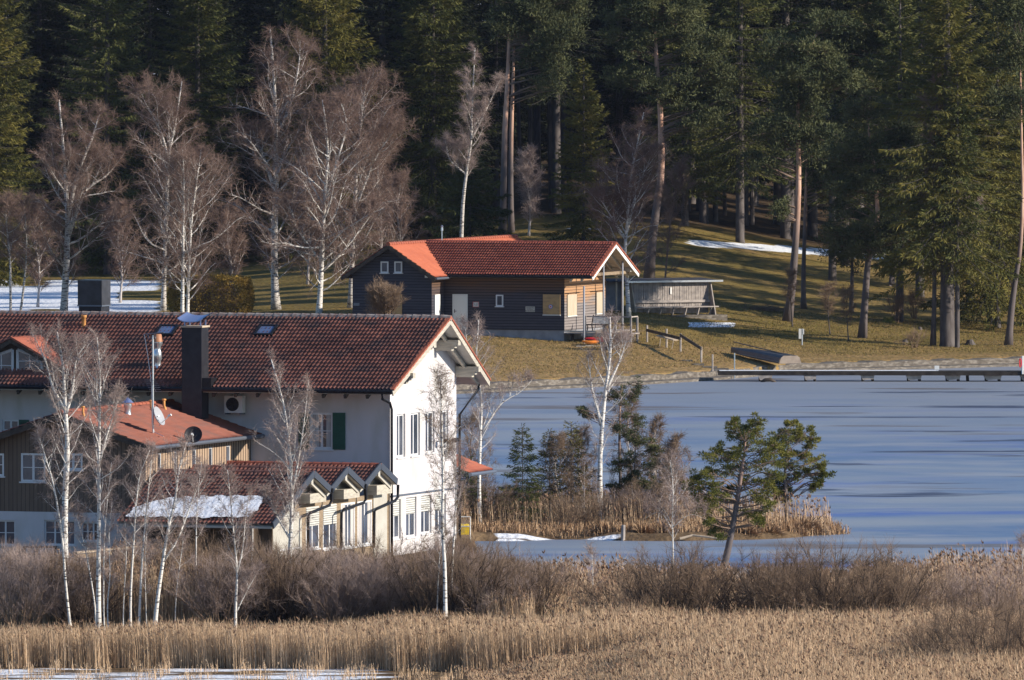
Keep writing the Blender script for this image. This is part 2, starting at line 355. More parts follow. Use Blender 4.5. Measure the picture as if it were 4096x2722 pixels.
def blob(px0, px1, py0, py1, soft=.35):
    a = 1-np.clip(np.maximum(np.abs(PX-(px0+px1)/2)/((px1-px0)/2), np.abs(PY-(py0+py1)/2)/((py1-py0)/2))-1+soft, 0, soft)/soft
    return a
sn = np.zeros_like(XX)
far = YY > 560
sn = np.maximum(sn, blob(-600,760,1104,1300,.25)*far*.80)
sn = np.where(far, sn-blob(450,735,1160,1205,.5)*.75-blob(60,190,1115,1150,.5)*.5-blob(100,260,1235,1260,.5)*.5, sn)
sn = np.maximum(sn, blob(760,1060,1120,1215,.8)*.50*far)
sn = np.maximum(sn, blob(1000,1230,1240,1270,.8)*.5*far)
sk = 966+(PX-2720)*.075
sn = np.maximum(sn, np.clip(1.25-np.abs(PY-sk)/24, 0, 1)*np.clip((PX-2640)/160, 0, 1)*np.clip((3700-PX)/200, 0, 1)*.80*far)
sn = np.maximum(sn, blob(2715,2985,1286,1314,.5)*.95*far)
sn = np.maximum(sn, blob(2200,2500,905,930,.5)*.55*far)
sn = np.maximum(sn, (YY > 1050)*.72)
nearm = YY < 500
sn = np.maximum(sn, np.clip((349.5-YY)/1.5, 0, 1)*np.clip((2000-PX)/500, 0, 1)*.60*nearm)
sn = np.maximum(sn, np.clip((433.5-YY)/2, 0, 1)*np.clip((YY-429), 0, 1)*np.clip((PX-1900)/100, 0, 1)*np.clip((2650-PX)/250, 0, 1)*.68*nearm)
dry = np.clip((645-YY)/30, 0, 1)*far+np.clip((PX-2600)/900, 0, 1)*.25*far
wood = np.clip((YY-728-hnoise(XX, YY, .2, 9)*8)/8, 0, 1)
marsh = nearm.astype(float)
def ground_material():
    m = bpy.data.materials.new('meadow_ground'); m.use_nodes = True; nt = m.node_tree; b = nt.nodes['Principled BSDF']; L = nt.links.new
    b.inputs['Roughness'].default_value = .95; b.inputs['Specular IOR Level'].default_value = .1
    tc = _n(nt, 'ShaderNodeTexCoord')
    def noise(s, st=(1,1,1), det=6):
        mp = _n(nt, 'ShaderNodeMapping'); mp.inputs['Scale'].default_value = st; L(tc.outputs['Object'], mp.inputs[0])
        n = _n(nt, 'ShaderNodeTexNoise'); n.inputs['Scale'].default_value = s; n.inputs['Detail'].default_value = det; L(mp.outputs[0], n.inputs['Vector']); return n.outputs[0]
    def rng(x, a, c):
        r = _n(nt, 'ShaderNodeMapRange'); r.inputs[1].default_value = a; r.inputs[2].default_value = c; L(x, r.inputs[0]); return r.outputs[0]
    def mix(f, a, c):
        x = _n(nt, 'ShaderNodeMix', data_type='RGBA'); L(f, x.inputs[0])
        for k, v in ((6, a), (7, c)):
            if isinstance(v, tuple): x.inputs[k].default_value = (*v, 1)
            else: L(v, x.inputs[k])
        return x.outputs[2]
    def add(a, c, k=1.0):
        x = _n(nt, 'ShaderNodeMath', operation='MULTIPLY_ADD'); x.inputs[1].default_value = k; L(c, x.inputs[0]); L(a, x.inputs[2]); return x.outputs[0]
    at_ = lambda n: _n(nt, 'ShaderNodeAttribute', attribute_name=n).outputs['Fac']
    g = mix(rng(noise(.35, (1,.5,1)), .35, .65), (.150,.112,.028), (.27,.18,.055))
    dryc = mix(rng(noise(.9, (1,.6,1)), .35, .7), (.30,.185,.075), (.41,.26,.12))
    f = rng(add(noise(.22), at_('dry'), .55), .55, .95)
    c = mix(f, g, dryc)
    fine = rng(noise(5, (1,.5,1)), .38, .7); c = mix(fine, c, mix(rng(noise(1.7), .4, .6), (.10,.075,.03), (.21,.17,.06)))
    c = mix(rng(noise(14, (1,.35,1), 3), .60, .72), c, (.05,.036,.018))
    c = mix(at_('wood'), c, mix(rng(noise(2), .4, .6), (.045,.03,.018), (.09,.06,.032)))
    c = mix(at_('marsh'), c, mix(rng(noise(1.2), .35, .65), (.075,.05,.03), (.20,.135,.075)))
    s = add(at_('snow'), rng(noise(.75, (.35,1,1), 7), 0, 1), .75)
    s = rng(s, .93, 1.0)
    c = mix(s, c, (.80,.83,.88)); L(c, b.inputs['Base Color'])
    bp = _n(nt, 'ShaderNodeBump'); bp.inputs['Distance'].default_value = .12; bp.inputs['Strength'].default_value = .9
    L(noise(4, (1,1,1), 8), bp.inputs['Height']); L(bp.outputs[0], b.inputs['Normal'])
    return m
me = np_mesh('ground', np.stack([XX.ravel(), YY.ravel(), ZZ.ravel()], 1), [faces], ground_material(), smooth=True,
    attr={'snow': ('POINT', sn.ravel()), 'dry': ('POINT', dry.ravel()), 'wood': ('POINT', wood.ravel()), 'marsh': ('POINT', marsh.ravel())})
tag(link('ground', me), 'hummocky brown and green meadow with snow patches and marshy foreground', 'ground', kind='structure')
# ---- frozen lake
def ice_material():
    m = bpy.data.materials.new('lake_ice'); m.use_nodes = True; nt = m.node_tree; b = nt.nodes['Principled BSDF']; L = nt.links.new
    tc = _n(nt, 'ShaderNodeTexCoord')
    def noise(s, st, det=5, loc=(0,0,0)):
        mp = _n(nt, 'ShaderNodeMapping'); mp.inputs['Scale'].default_value = st; mp.inputs['Location'].default_value = loc; L(tc.outputs['Object'], mp.inputs[0])
        n = _n(nt, 'ShaderNodeTexNoise'); n.inputs['Scale'].default_value = s; n.inputs['Detail'].default_value = det; n.inputs['Distortion'].default_value = .4
        L(mp.outputs[0], n.inputs['Vector']); return n.outputs[0]
    def ramp(x, a, c):
        r = _n(nt, 'ShaderNodeMapRange'); r.inputs[1].default_value = a; r.inputs[2].default_value = c; L(x, r.inputs[0]); return r.outputs[0]
    def mix(f, a, c):
        x = _n(nt, 'ShaderNodeMix', data_type='RGBA'); L(f, x.inputs[0])
        for k, v in ((6, a), (7, c)):
            if isinstance(v, tuple): x.inputs[k].default_value = (*v, 1)
            else: L(v, x.inputs[k])
        return x.outputs[2]
    sp = _n(nt, 'ShaderNodeSeparateXYZ'); L(tc.outputs['Object'], sp.inputs[0])
    c = mix(ramp(noise(1, (.05,.07,1)), .38, .62), (.122,.195,.325), (.275,.315,.36))
    c = mix(ramp(noise(1, (.10,.16,1), 8), .50, .70), c, (.32,.345,.385))
    c = mix(ramp(noise(1, (.06,.14,1), 7, (9,3,0)), .54, .68), c, (.090,.155,.40))
    farc = ramp(sp.outputs['Y'], 500, 600)
    c = mix(farc, c, mix(ramp(noise(1, (.05,.10,1)), .4, .6), (.225,.26,.315), (.27,.295,.34)))
    dk = mix(ramp(noise(1, (.055,.15,1), 8, (31,7,0)), .600, .65), c, (.05,.06,.10))
    dk = mix(ramp(noise(1, (.045,.12,1), 8, (3,21,0)), .61, .66), dk, (.16,.145,.14))
    dk = mix(ramp(noise(1, (.5,1.6,1), 8, (2,5,0)), .52, .75), dk, mix(ramp(noise(1, (.03,.05,1)), .3, .7), (.20,.24,.34), (.30,.32,.38)))
    L(dk, b.inputs['Base Color'])
    b.inputs['Roughness'].default_value = .5; b.inputs['Specular IOR Level'].default_value = .3
    bp = _n(nt, 'ShaderNodeBump'); bp.inputs['Distance'].default_value = .02; L(noise(1, (.6,2,1), 6), bp.inputs['Height']); L(bp.outputs[0], b.inputs['Normal'])
    return m
tag(MB().quad((-600,355,0),(600,355,0),(600,700,0),(-600,700,0)).build('lake', ice_material()), 'frozen lake with blue grey ice and dark streaks', 'lake', kind='structure')
# ---- concrete bank wall in two steps
sp_ = np.arange(1750, 4700, 40); ptsL = [(wx(p, float(lerp(p, SHORE))), float(lerp(p, SHORE))) for p in sp_]
mbw = MB()
prof = [(0,-.5),(0,.14),(.85,.16),(.88,.44),(1.35,.46),(3.1,.40)]
vs = []
for i, (x, Y) in enumerate(ptsL):
    a = ptsL[max(i-1, 0)]; b_ = ptsL[min(i+1, len(ptsL)-1)]; t = Vector((b_[0]-a[0], b_[1]-a[1], 0)).normalized(); n = Vector((-t.y, t.x, 0))
    wob = .04*math.sin(i*1.7)+random.uniform(-.02,.02)
    vs += [Vector((x, Y, 0))+n*o+Vector((0, 0, z+(wob if z > .3 else wob*.3))) for o, z in prof]
k = len(prof)
mbw.add(vs, [(i*k+j, (i+1)*k+j, (i+1)*k+j+1, i*k+j+1) for i in range(len(ptsL)-1) for j in range(k-1)])
tag(mbw.build('bank_wall', M['concrete']), 'low stepped concrete wall along the far lake shore below the meadow', 'wall')

# ================================================================ generic building parts
def roof(parent, name, O, U, V, LU, LV, course, rib, mats, poly=None, amp=.035, step=.03, sub=4, name2=None, edge_var=0):
    """tiled roof plane: O eave corner, U along eave, V up slope (unit vectors)"""
    O = np.array(O, float); U = np.array(U, float); V = np.array(V, float); N = np.cross(U, V); N /= np.linalg.norm(N)
    if N[2] < 0: N = -N
    nr = max(1, round(LV/course)); course = LV/nr; nb = max(1, round(LU/rib)); rib = LU/nb
    us = np.linspace(0, LU, nb*sub+1); ph = (us/rib) % 1.0
    prof = amp*(2*np.clip(.5+.5*np.sin(ph*2*np.pi), 0, 1)**1.7-.6)
    rows_v = []; rows_h = []
    for k in range(nr):
        rows_v += [k*course, (k+1)*course-.004]; rows_h += [step, .0]
    rows_v = np.array(rows_v); rows_h = np.array(rows_h)
    UU, VV = np.meshgrid(us, rows_v); HH = rows_h[:, None]+prof[None, :]+.0
    tid = RNG.random((nr, nb//2+2)); jit = RNG.normal(0, .004, (nr, nb//2+2))
    ti = np.clip((us/rib/2).astype(int), 0, nb//2+1)
    HH = HH+jit[np.repeat(np.arange(nr), 2)][:, ti]
    P = O+UU[..., None]*U+VV[..., None]*V+(HH[..., None]+.01)*N
    R, Cn = UU.shape; idx = np.arange(R*Cn).reshape(R, Cn)
    f = np.stack([idx[:-1,:-1], idx[:-1,1:], idx[1:,1:], idx[1:,:-1]], -1)
    var = tid[np.minimum(np.arange(R-1)//2, nr-1)][:, ti[:-1]]
    keep = np.ones(f.shape[:2], bool)
    if poly is not None:
        cu = (us[:-1]+us[1:])[None, :]/2+np.zeros((R-1, 1)); cv = ((rows_v[:-1]+rows_v[1:])/2)[:, None]+np.zeros((1, Cn-1))
        keep = np.zeros(f.shape[:2], bool); n = len(poly)
        for i in range(n):
            (x0, y0), (x1, y1) = poly[i], poly[(i+1) % n]
            c = ((y0 > cv) != (y1 > cv)) & (cu < (x1-x0)*(cv-y0)/((y1-y0) if y1 != y0 else 1e-9)+x0); keep ^= c
    f = f[keep]; var = var[keep]
    me = np_mesh(name, P.reshape(-1, 3), [f], mats, attr={'var': ('FACE', var)})
    o = link(name, me, parent); return o
def ridge_tiles(parent, p, q, r, mat_, step=.38, name='ridge'):
    mb = MB(); p = Vector(p); q = Vector(q); L = (q-p).length; d = (q-p)/L; n = max(1, int(L/step)); s = L/n
    for i in range(n):
        a = p+d*(i*s); b = p+d*((i+1)*s+.03); mb.tube([a, b], [r*1.05, r*.88], 8)
    return mb.build(name, mat_, parent)
def wall_holes(parent, name, O, U, W, H, holes, mat_, depth=.12, inward=None, top=None):
    """vertical wall from O along U (unit, horizontal), width W height H, holes (u0,u1,z0,z1), reveals going inward"""
    O = Vector(O); U = Vector(U).normalized(); inward = Vector(inward)
    us = sorted({0, W, *[h[0] for h in holes], *[h[1] for h in holes]}); zs = sorted({0, H, *[h[2] for h in holes], *[h[3] for h in holes]})
    mb = MB(); P = lambda u, z, k=0: O+U*u+Vector((0, 0, z))+inward*k
    for i in range(len(us)-1):
        for j in range(len(zs)-1):
            cu = (us[i]+us[i+1])/2; cz = (zs[j]+zs[j+1])/2
            if any(h[0] < cu < h[1] and h[2] < cz < h[3] for h in holes): continue
            mb.quad(P(us[i], zs[j]), P(us[i+1], zs[j]), P(us[i+1], zs[j+1]), P(us[i], zs[j+1]))
    for a, b, c, d in holes:
        for (u0, z0), (u1, z1) in (((a,c),(b,c)), ((b,c),(b,d)), ((b,d),(a,d)), ((a,d),(a,c))):
            mb.quad(P(u0, z0), P(u1, z1), P(u1, z1, depth), P(u0, z0, depth))
    if top: mb.add([P(u, z) for u, z in top], [tuple(range(len(top)))])
    return mb.build(name, mat_, parent)
def window(parent, O, U, out, u0, u1, z0, z1, setb=.0, cols=2, rows=1, fw=.06, fmat=None, gmat=None, sill=True, bars=.025, blind=0.0, name='window', curtain=0):
    """window > pane, sill, blind; 'out' is the outward normal; setb how far behind the wall face the frame stands"""
    fmat = fmat or M['white_paint']; gmat = gmat or M['glass']
    O = Vector(O); U = Vector(U).normalized(); out = Vector(out).normalized(); Z = Vector((0,0,1))
    P = lambda u, z, k: O+U*u+Z*z+out*k
    mb = MB()
    def bar(a, b, c, d, k0, k1):
        vs = [P(a,c,k0),P(b,c,k0),P(b,d,k0),P(a,d,k0),P(a,c,k1),P(b,c,k1),P(b,d,k1),P(a,d,k1)]
        mb.add(vs, [(0,3,2,1),(4,5,6,7),(0,1,5,4),(1,2,6,5),(2,3,7,6),(3,0,4,7)])
    k0, k1 = -setb-.02, -setb+.045
    bar(u0, u1, z0, z0+fw, k0, k1); bar(u0, u1, z1-fw, z1, k0, k1); bar(u0, u0+fw, z0+fw, z1-fw, k0, k1); bar(u1-fw, u1, z0+fw, z1-fw, k0, k1)
    for i in range(1, cols):
        c = u0+(u1-u0)*i/cols; bar(c-fw*.6, c+fw*.6, z0+fw, z1-fw, k0, k1-.01)
    for j in range(1, rows):
        c = z0+(z1-z0)*j/rows; bar(u0+fw, u1-fw, c-bars/2, c+bars/2, k0, k1-.018)
    wi = mb.build(name, fmat, parent)
    MB().add([P(u0+.01,z0+.01,k0+.035),P(u1-.01,z0+.01,k0+.035),P(u1-.01,z1-.01,k0+.035),P(u0+.01,z1-.01,k0+.035)], [(0,1,2,3)]).build('pane', gmat, wi)
    if sill:
        m2 = MB(); mb = m2; bar(u0-.05, u1+.05, z0-.05, z0-.003, k0, max(.06, -setb+.1)); m2.build('sill', fmat, wi)
    if blind:
        m2 = MB(); mb = m2; bar(u0+.02, u1-.02, z0+(z1-z0)*(1-blind), z1-.01, k1+.004, k1+.02); m2.build('blind', M['blind'], wi)
    if curtain:
        m2 = MB(); mb = m2; bar(u0+fw, u0+fw+(u1-u0)*.3, z0+fw, z1-fw, k0+.036, k0+.041); m2.build('curtain', M['curtain'], wi); m2 = MB(); mb = m2; bar(u1-fw-(u1-u0)*.22, u1-fw, z0+fw, z1-fw, k0+.036, k0+.041); m2.build('curtain', M['curtain'], wi)
    return wi
def text_part(txt, size, loc, rot, mat_, parent):
    c = bpy.data.curves.new('lettering', 'FONT'); c.body = txt; c.size = size; c.align_x = 'CENTER'; c.align_y = 'CENTER'; c.extrude = .002; c.space_line = 1.0
    c.materials.append(mat_); o = bpy.data.objects.new('lettering', c); col.objects.link(o)
    me = bpy.data.meshes.new_from_object(o.evaluated_get(bpy.context.evaluated_depsgraph_get())); bpy.data.objects.remove(o)
    o = link('lettering', me, parent); o.location = loc; o.rotation_euler = rot; return o
# ================================================================ main house
H = Frame(1560, 400, 1.0, 19)
house = empty('house', H.O, H.a, 'large white plastered house with a long brown tiled roof and a tan boarded side wing', 'house')
X = Vector((1,0,0)); Yv = Vector((0,1,0)); Zv = Vector((0,0,1))
RZ, RY = 8.55, 3.65; TANM = (8.55-6.08)/5.35; YE0, YE1 = -1.7, 9.0
WG = 7.29
zroof = lambda y: RZ-TANM*abs(y-RY)
# gable wall with eight windows
gw = []
up = [(1587,1621,1655,1832),(1643,1680,1650,1826),(1702,1738,1645,1814),(1759,1793,1641,1803)]
lo_ = [(1560,1603,1997,2160),(1624,1666,1987,2152),(1684,1726,1980,2138),(1740,1784,1975,2130)]
holes = []
for a, b, c, d in up+lo_:
    p = H.on_x(a, d, 0); q = H.on_x(b, c, 0); holes.append((max(p.y, .12), q.y, p.z, q.z))
zt = zroof(0)-.12; top = [(0, zt), (WG, zt), (RY, RZ-.15)]
wall_holes(house, 'gable_wall', (0,0,-.3), Yv, WG, zt+.3, [(a,b,c+.3,d+.3) for a,b,c,d in holes], M['white_wall'], .16, -X, top=[(u, z+.3) for u, z in top])
for i, (a, b, c, d) in enumerate(holes):
    if i < 4: window(house, (0,0,0), Yv, X, a, b, c, d, setb=.12, cols=2, rows=1, fw=.07)
    else: window(house, (0,0,0), Yv, X, a, b, c, d, setb=.12, cols=2, rows=1, fw=.07, blind=.42)
MB().box((.0,-.02,(H.on_x(1560,1990,0).z)),(.05,WG,(H.on_x(1560,1990,0).z)+.06)).build('ledge', M['grey_metal'], house)
# front wall
XL = -21
a = H.on_y(1240,1797,0); b = H.on_y(1331,1652,0); fh = (a.x-XL, b.x-XL, a.z+.3, b.z+.3)
wa = H.on_y(10,1725,0); wb = H.on_y(75,1680,0)
fh2 = (wa.x-XL, wb.x-XL, wa.z+.3, wb.z+.3)
wall_holes(house, 'front_wall', (XL,0,-.3), X, -XL, zroof(0)+.15, [fh, fh2], M['white_wall'], .14, Yv)
wall_holes(house, 'rear_wall', (XL,WG,-.3), X, -XL, zroof(0)+.15, [], M['white_wall'], .14, -Yv)
window(house, (XL,0,0), X, -Yv, fh[0], fh[1], fh[2]-.3, fh[3]-.3, setb=.08, cols=2, rows=2, fw=.08, curtain=1)
window(house, (XL,0,0), X, -Yv, fh2[0], fh2[1], fh2[2]-.3, fh2[3]-.3, setb=.08, cols=2, rows=1, fw=.06)
def shutter(pa, pb, y=0):
    a = H.on_y(pa[0], pa[1], y); b = H.on_y(pb[0], pb[1], y); mb = MB(); mb.box((a.x,-.05,a.z),(b.x,-.012,b.z))
    n = 14
    for i in range(n):
        z = a.z+.1+(b.z-a.z-.2)*i/n; mb.box((a.x+.07,-.062,z),(b.x-.07,-.052,z+.03))
    mb.build('shutter', M['green'], house)
shutter((1332,1799),(1382,1652)); shutter((1194,1799),(1238,1652)); shutter((77,1725),(118,1680))
# roof
sl = math.hypot(5.35, RZ-zroof(YE0)); Vd = Vector((0, RY-YE0, RZ-zroof(YE0))).normalized()
LX = 1.03-XL
roof(house, 'roof', (XL, YE0, zroof(YE0)), X, Vd, LX, sl, .30, .155, M['tile_main'], poly=[(0,0),(LX-.33,0),(LX,sl),(0,sl)], amp=.045, step=.05)
Vb = Vector((0, -(YE1-RY), RZ-zroof(YE1))).normalized(); slb = math.hypot(YE1-RY, RZ-zroof(YE1))
roof(house, 'roof', (XL, YE1, zroof(YE1)), X, Vb, LX, slb, .30, .155, M['tile_main'], poly=[(0,0),(LX-.33,0),(LX,slb),(0,slb)], amp=.04)
ridge_tiles(house, (XL,RY,RZ+.02), (1.05,RY,RZ+.02), .12, M['tile_grey'], .36, 'ridge')
# soffit boards, verge tiles, barge boards
mb = MB()
for (y0, y1, dy) in ((YE0, RY, .02), (YE1, RY, -.02)):
    x0, x1 = .66, .99; z0, z1 = zroof(y0), RZ
    v = [(XL,y0,z0-.06),(x0,y0,z0-.06),(x1,y1,z1-.06),(XL,y1,z1-.06)]; v2 = [(p[0],p[1],p[2]-.08) for p in v]
    mb.add(v+v2, [(0,1,2,3),(7,6,5,4),(0,4,5,1),(1,5,6,2),(2,6,7,3),(3,7,4,0)])
mb.build('soffit', M['cream'], house)
mb = MB(); mv = MB()
for (y0, s) in ((YE0, 1), (YE1, -1)):
    p = Vector((.70, y0, zroof(y0)-.10)); q = Vector((1.03, RY, RZ-.10)); mb.obox(p, q, .05, .20)
    n = 18
    for i in range(n):
        a = p.lerp(q, i/n)+Vector((0,0,.13)); b = p.lerp(q, (i+1.05)/n)+Vector((0,0,.155)); mv.obox(a, b, .13, .06)
mb.build('barge_board', M['beige_wood'], house); mv.build('verge_tiles', M['tile_orange'], house)
for y in (5.0, WG-.02, 2.3, .02):
    z = zroof(y)-.2
    mb = MB(); mb.box((.004, y-.14, z-.20),(.93, y+.14, z+.0)); mb.box((.004, y-.13, z-.40),(.66, y+.13, z-.202)); mb.box((.66, y-.12, z-.30),(.78, y+.12, z-.202))
    mb.build('purlin', M['beige_wood'], house)
for y0, y1 in ((4.0, 8.7), (3.3, -1.4)):
    mb = MB(); mb.obox((.45, y0, zroof(y0)-.26), (.33, y1, zroof(y1)-.26), .10, .12); mb.build('rafter', M['beige_wood'], house)
mb = MB()
for x in np.arange(XL+.3, .4, .85): mb.obox((x, YE0+.05, zroof(YE0)-.24), (x, 0, zroof(0)-.24), .1, .14)
mb.build('rafter_ends', M['dark_wood'], house)
mb = MB(); mb.tube([(XL,YE0-.06,zroof(YE0)-.02),(.72,YE0-.06,zroof(YE0)-.04)], .08, 8); mb.build('gutter', M['dark_metal'], house)
mb = MB(); mb.tube([(XL,YE1+.06,zroof(YE1)-.02),(.72,YE1+.06,zroof(YE1)-.04)], .08, 8); mb.build('gutter', M['dark_metal'], house)
def pipe(pts, r, c, parent=house, yoff=0, nm='downpipe', m=None):
    v = [H.on_x(px, py, c) for px, py in pts]; MB().tube(v, r, 7).build(nm, m or M['dark_metal'], parent, smooth=True)
pd = [H.on_x(1569, y, .12) for y in (1628, 2030, 2200)]
e = (.3, YE0, zroof(YE0)-.08)
MB().tube([e, (.3, YE0+.02, e[2]-.22), (.12, -.35, pd[0].z+.15), (.10, pd[0].y, pd[0].z-.1), (.10, pd[0].y, 0)], .05, 7).build('downpipe', M['dark_metal'], house, smooth=True)
MB().tube([(.3,YE1,zroof(YE1)-.08),(.3,YE1-.05,zroof(YE1)-.3),(.1,WG+.10,zroof(YE1)-1.2),(.1,WG+.10,0)], .05, 7).build('downpipe', M['dark_metal'], house, smooth=True)
# skylights
def skylight(px0, px1, py0, py1):
    d = ray((px0+px1)/2, (py0+py1)/2); C = Vector((0,0,CH)); n = Vector((0, -TANM, 1))  # plane z = RZ - TANM*(RY-y)
    def onroof(px, py):
        d = ray(px, py); o = H.loc(C); dl = Vector((d.dot(H.ux), d.dot(H.uy), d.z)); k = (RZ-TANM*RY+TANM*o.y-o.z)/(dl.z-TANM*dl.y); return o+dl*k
    p = onroof(px0, py1); q = onroof(px1, py1); r = onroof((px0+px1)/2, py0)
    x0, x1 = p.x, q.x; y0 = (p.y+q.y)/2; y1 = r.y; nrm = Vector((0, -TANM, 1)).normalized()
    P = lambda x, y, k: Vector((x, y, RZ-TANM*(RY-y)))+nrm*k
    mb = MB()
    for (a, b, c, d_) in ((x0,x1,y0,y0+.09),(x0,x1,y1-.09,y1),(x0,x0+.09,y0+.09,y1-.09),(x1-.09,x1,y0+.09,y1-.09)):
        vs = [P(a,c,0),P(b,c,0),P(b,d_,0),P(a,d_,0),P(a,c,.13),P(b,c,.13),P(b,d_,.13),P(a,d_,.13)]
        mb.add(vs, [(0,3,2,1),(4,5,6,7),(0,1,5,4),(1,2,6,5),(2,3,7,6),(3,0,4,7)])
    s = mb.build('skylight', M['dark_metal'], house)
    MB().add([P(x0,y0,.10),P(x1,y0,.10),P(x1,y1,.10),P(x0,y1,.10)], [(0,1,2,3)]).build('pane', M['glass_blue'], s)
skylight(615,690,1310,1350); skylight(1014,1088,1310,1350)
# front chimney
a = H.on_y(727,1600,-1.85); b = H.on_y(806,1312,-1.85)
mb = MB(); mb.box((a.x,-1.85,-.3),(b.x,-1.12,b.z)); 
ch = mb.build('chimney', M['slate'], house)
MB().box((a.x-.04,-1.89,b.z+.003),(b.x+.04,-1.08,b.z+.07)).build('coping', M['light_wood'], ch)
mb = MB()
for x in (a.x+.08, b.x-.08):
    for y in (-1.75,-1.22): mb.box((x-.02,y-.02,b.z+.07),(x+.02,y+.02,b.z+.27))
cx0, cx1 = a.x-.12, b.x+.1
vs = []; n = 10
for i in range(n+1):
    t = i/n; x = cx0+(cx1-cx0)*t; z = b.z+.27+.12*abs(2*t-1)**3
    vs += [(x,-1.98,z-.04),(x,-.95,z+.16),(x,-1.98,z-.07),(x,-.95,z+.13)]
mb.add(vs, [f for i in range(n) for f in ((i*4,i*4+4,i*4+5,i*4+1),(i*4+2,i*4+3,i*4+7,i*4+6),(i*4,i*4+2,i*4+6,i*4+4),(i*4+1,i*4+5,i*4+7,i*4+3))])
mb.build('cowl', M['cap_metal'], ch)
# lead skirt where chimney meets roof
MB().box((b.x+.003,-1.8,zroof(-1.7)+.0),(b.x+.35,-1.0,zroof(-1.0)+.06)).build('flashing', M['dark_metal'], ch)
# rear chimney
a2 = H.on_y(315,1200,5.2); b2 = H.on_y(405,1122,5.2)
ch2 = MB().box((a2.x,5.2,6.4),(b2.x,6.05,b2.z-.95)).build('chimney', M['slate'], house)
MB().box((a2.x-.03,5.17,b2.z-.945),(b2.x+.03,6.08,b2.z)).build('cladding', mat('slate_side', (.03,.03,.035), (.05,.05,.06), 3, rough=.35), ch2)
MB().box((a2.x-.05,5.15,b2.z-.98),(b2.x+.05,6.10,b2.z-.93)).build('band', M['grey_metal'], ch2)
# flue pipe on front slope
def onroof(px, py, off=0):
    C = Vector((0,0,CH)); d = ray(px, py); o = H.loc(C); dl = Vector((d.dot(H.ux), d.dot(H.uy), d.z)); k = (RZ-TANM*RY+TANM*o.y-o.z)/(dl.z-TANM*dl.y); return o+dl*k
p = onroof(630, 1470)
fl = MB().lathe(p, [(.16,-.05),(.13,.05),(.13,.25),(.16,.3),(.16,.55),(.125,.62),(.125,.75),(.19,.86),(.19,.93)], 14).build('flue', M['bright_metal'], house, smooth=True)
MB().lathe(p, [(.185,.935),(.15,1.2),(.12,1.22)], 14).build('flue_cap', M['copper'], fl, smooth=True)
MB().lathe(onroof(335,1310), [(.08,-.05),(.08,.35),(.11,.36),(.11,.45)], 10).build('roof_vent', M['vent_orange'], house, smooth=True)
# ---- dormer at the left
yd = -.55
da = H.on_y(58,1352,yd); dz0 = H.on_y(58,1506,yd).z
xr = H.on_y(205,1440,yd).x; dT = (da.z-H.on_y(205,1440,yd).z)/(xr-da.x)
hw = 2.05; zap = da.z
xd0 = da.x-hw; xd1 = da.x+hw; ze = zap-dT*hw
yend = lambda z: RY-(RZ-z)/TANM      # where dormer height meets the main slope
for s in (1, -1):
    d = Vector((s, 0, -dT)).normalized(); L = math.hypot(hw+.0, dT*hw)
    # roof sheet, ridge to eave, running back into the main slope
    O = Vector((da.x+s*hw, yd-.35, ze)); Vv = -d
    LUx = yend(zap)-(yd-.35)+.1; le = yend(ze)-(yd-.35)+.1
    roof(house, 'dormer_roof', O, Yv, Vv, LUx, L, .30, .155, M['tile_red'], poly=[(0,0),(le,0),(LUx,L),(0,L)])
mb = MB()
for s in (1, -1): mb.obox((da.x, yd-.32, zap-.10), (da.x+s*hw, yd-.32, ze-.10), .05, .16)
mb.build('dormer_barge', M['dark_wood'], house)
mv = MB()
for i in range(9):
    q0 = Vector((da.x, yd-.36, zap+.03)).lerp(Vector((da.x+hw, yd-.36, ze+.03)), i/9); q1 = Vector((da.x, yd-.36, zap+.03)).lerp(Vector((da.x+hw, yd-.36, ze+.03)), (i+.95)/9)
    mv.obox(q0, q1, .14, .07)
mv.build('dormer_verge', M['tile_orange'], house)
mb = MB(); mb.prism([(xd0+.3, yd, dz0-.4),(xd1-.3, yd, dz0-.4),(xd1-.3, yd, ze+.02),(da.x, yd, zap-.12),(xd0+.3, yd, ze+.02)], (0, 3.2, 0)); mb.build('dormer_wall', M['dark_wood'], house)
def trap_window(pl, pr, pb, ptl, ptr):
    """window with a sloping head: left/right px, bottom py, top py at left and right"""
    A = H.on_y(pl,pb,yd-.05); B = H.on_y(pr,pb,yd-.05); Cc = H.on_y(pr,ptr,yd-.05); D = H.on_y(pl,ptl,yd-.05)
    mb = MB(); w_ = .085
    for p, q in ((A,B),(B,Cc),(Cc,D),(D,A)): mb.obox(p, q, .07, w_, up=(0,1,0)) if False else mb.tube([p, q], w_*.62, 4)
    mid0 = (A+B)/2; mid1 = (Cc+D)/2; mb.tube([mid0, mid1], .022, 4); mb.tube([(A*.45+D*.55), (B*.4+Cc*.6) if False else Vector((B.x, B.y, (A.z*.45+D.z*.55)))], .018, 4)
    wd = mb.build('window', M['white_paint'], house); MB().add([A,B,Cc,D], [(0,1,2,3)]).build('pane', M['glass'], wd)
trap_window(70,168,1500,1400,1432); trap_window(-40,50,1500,1432,1400)
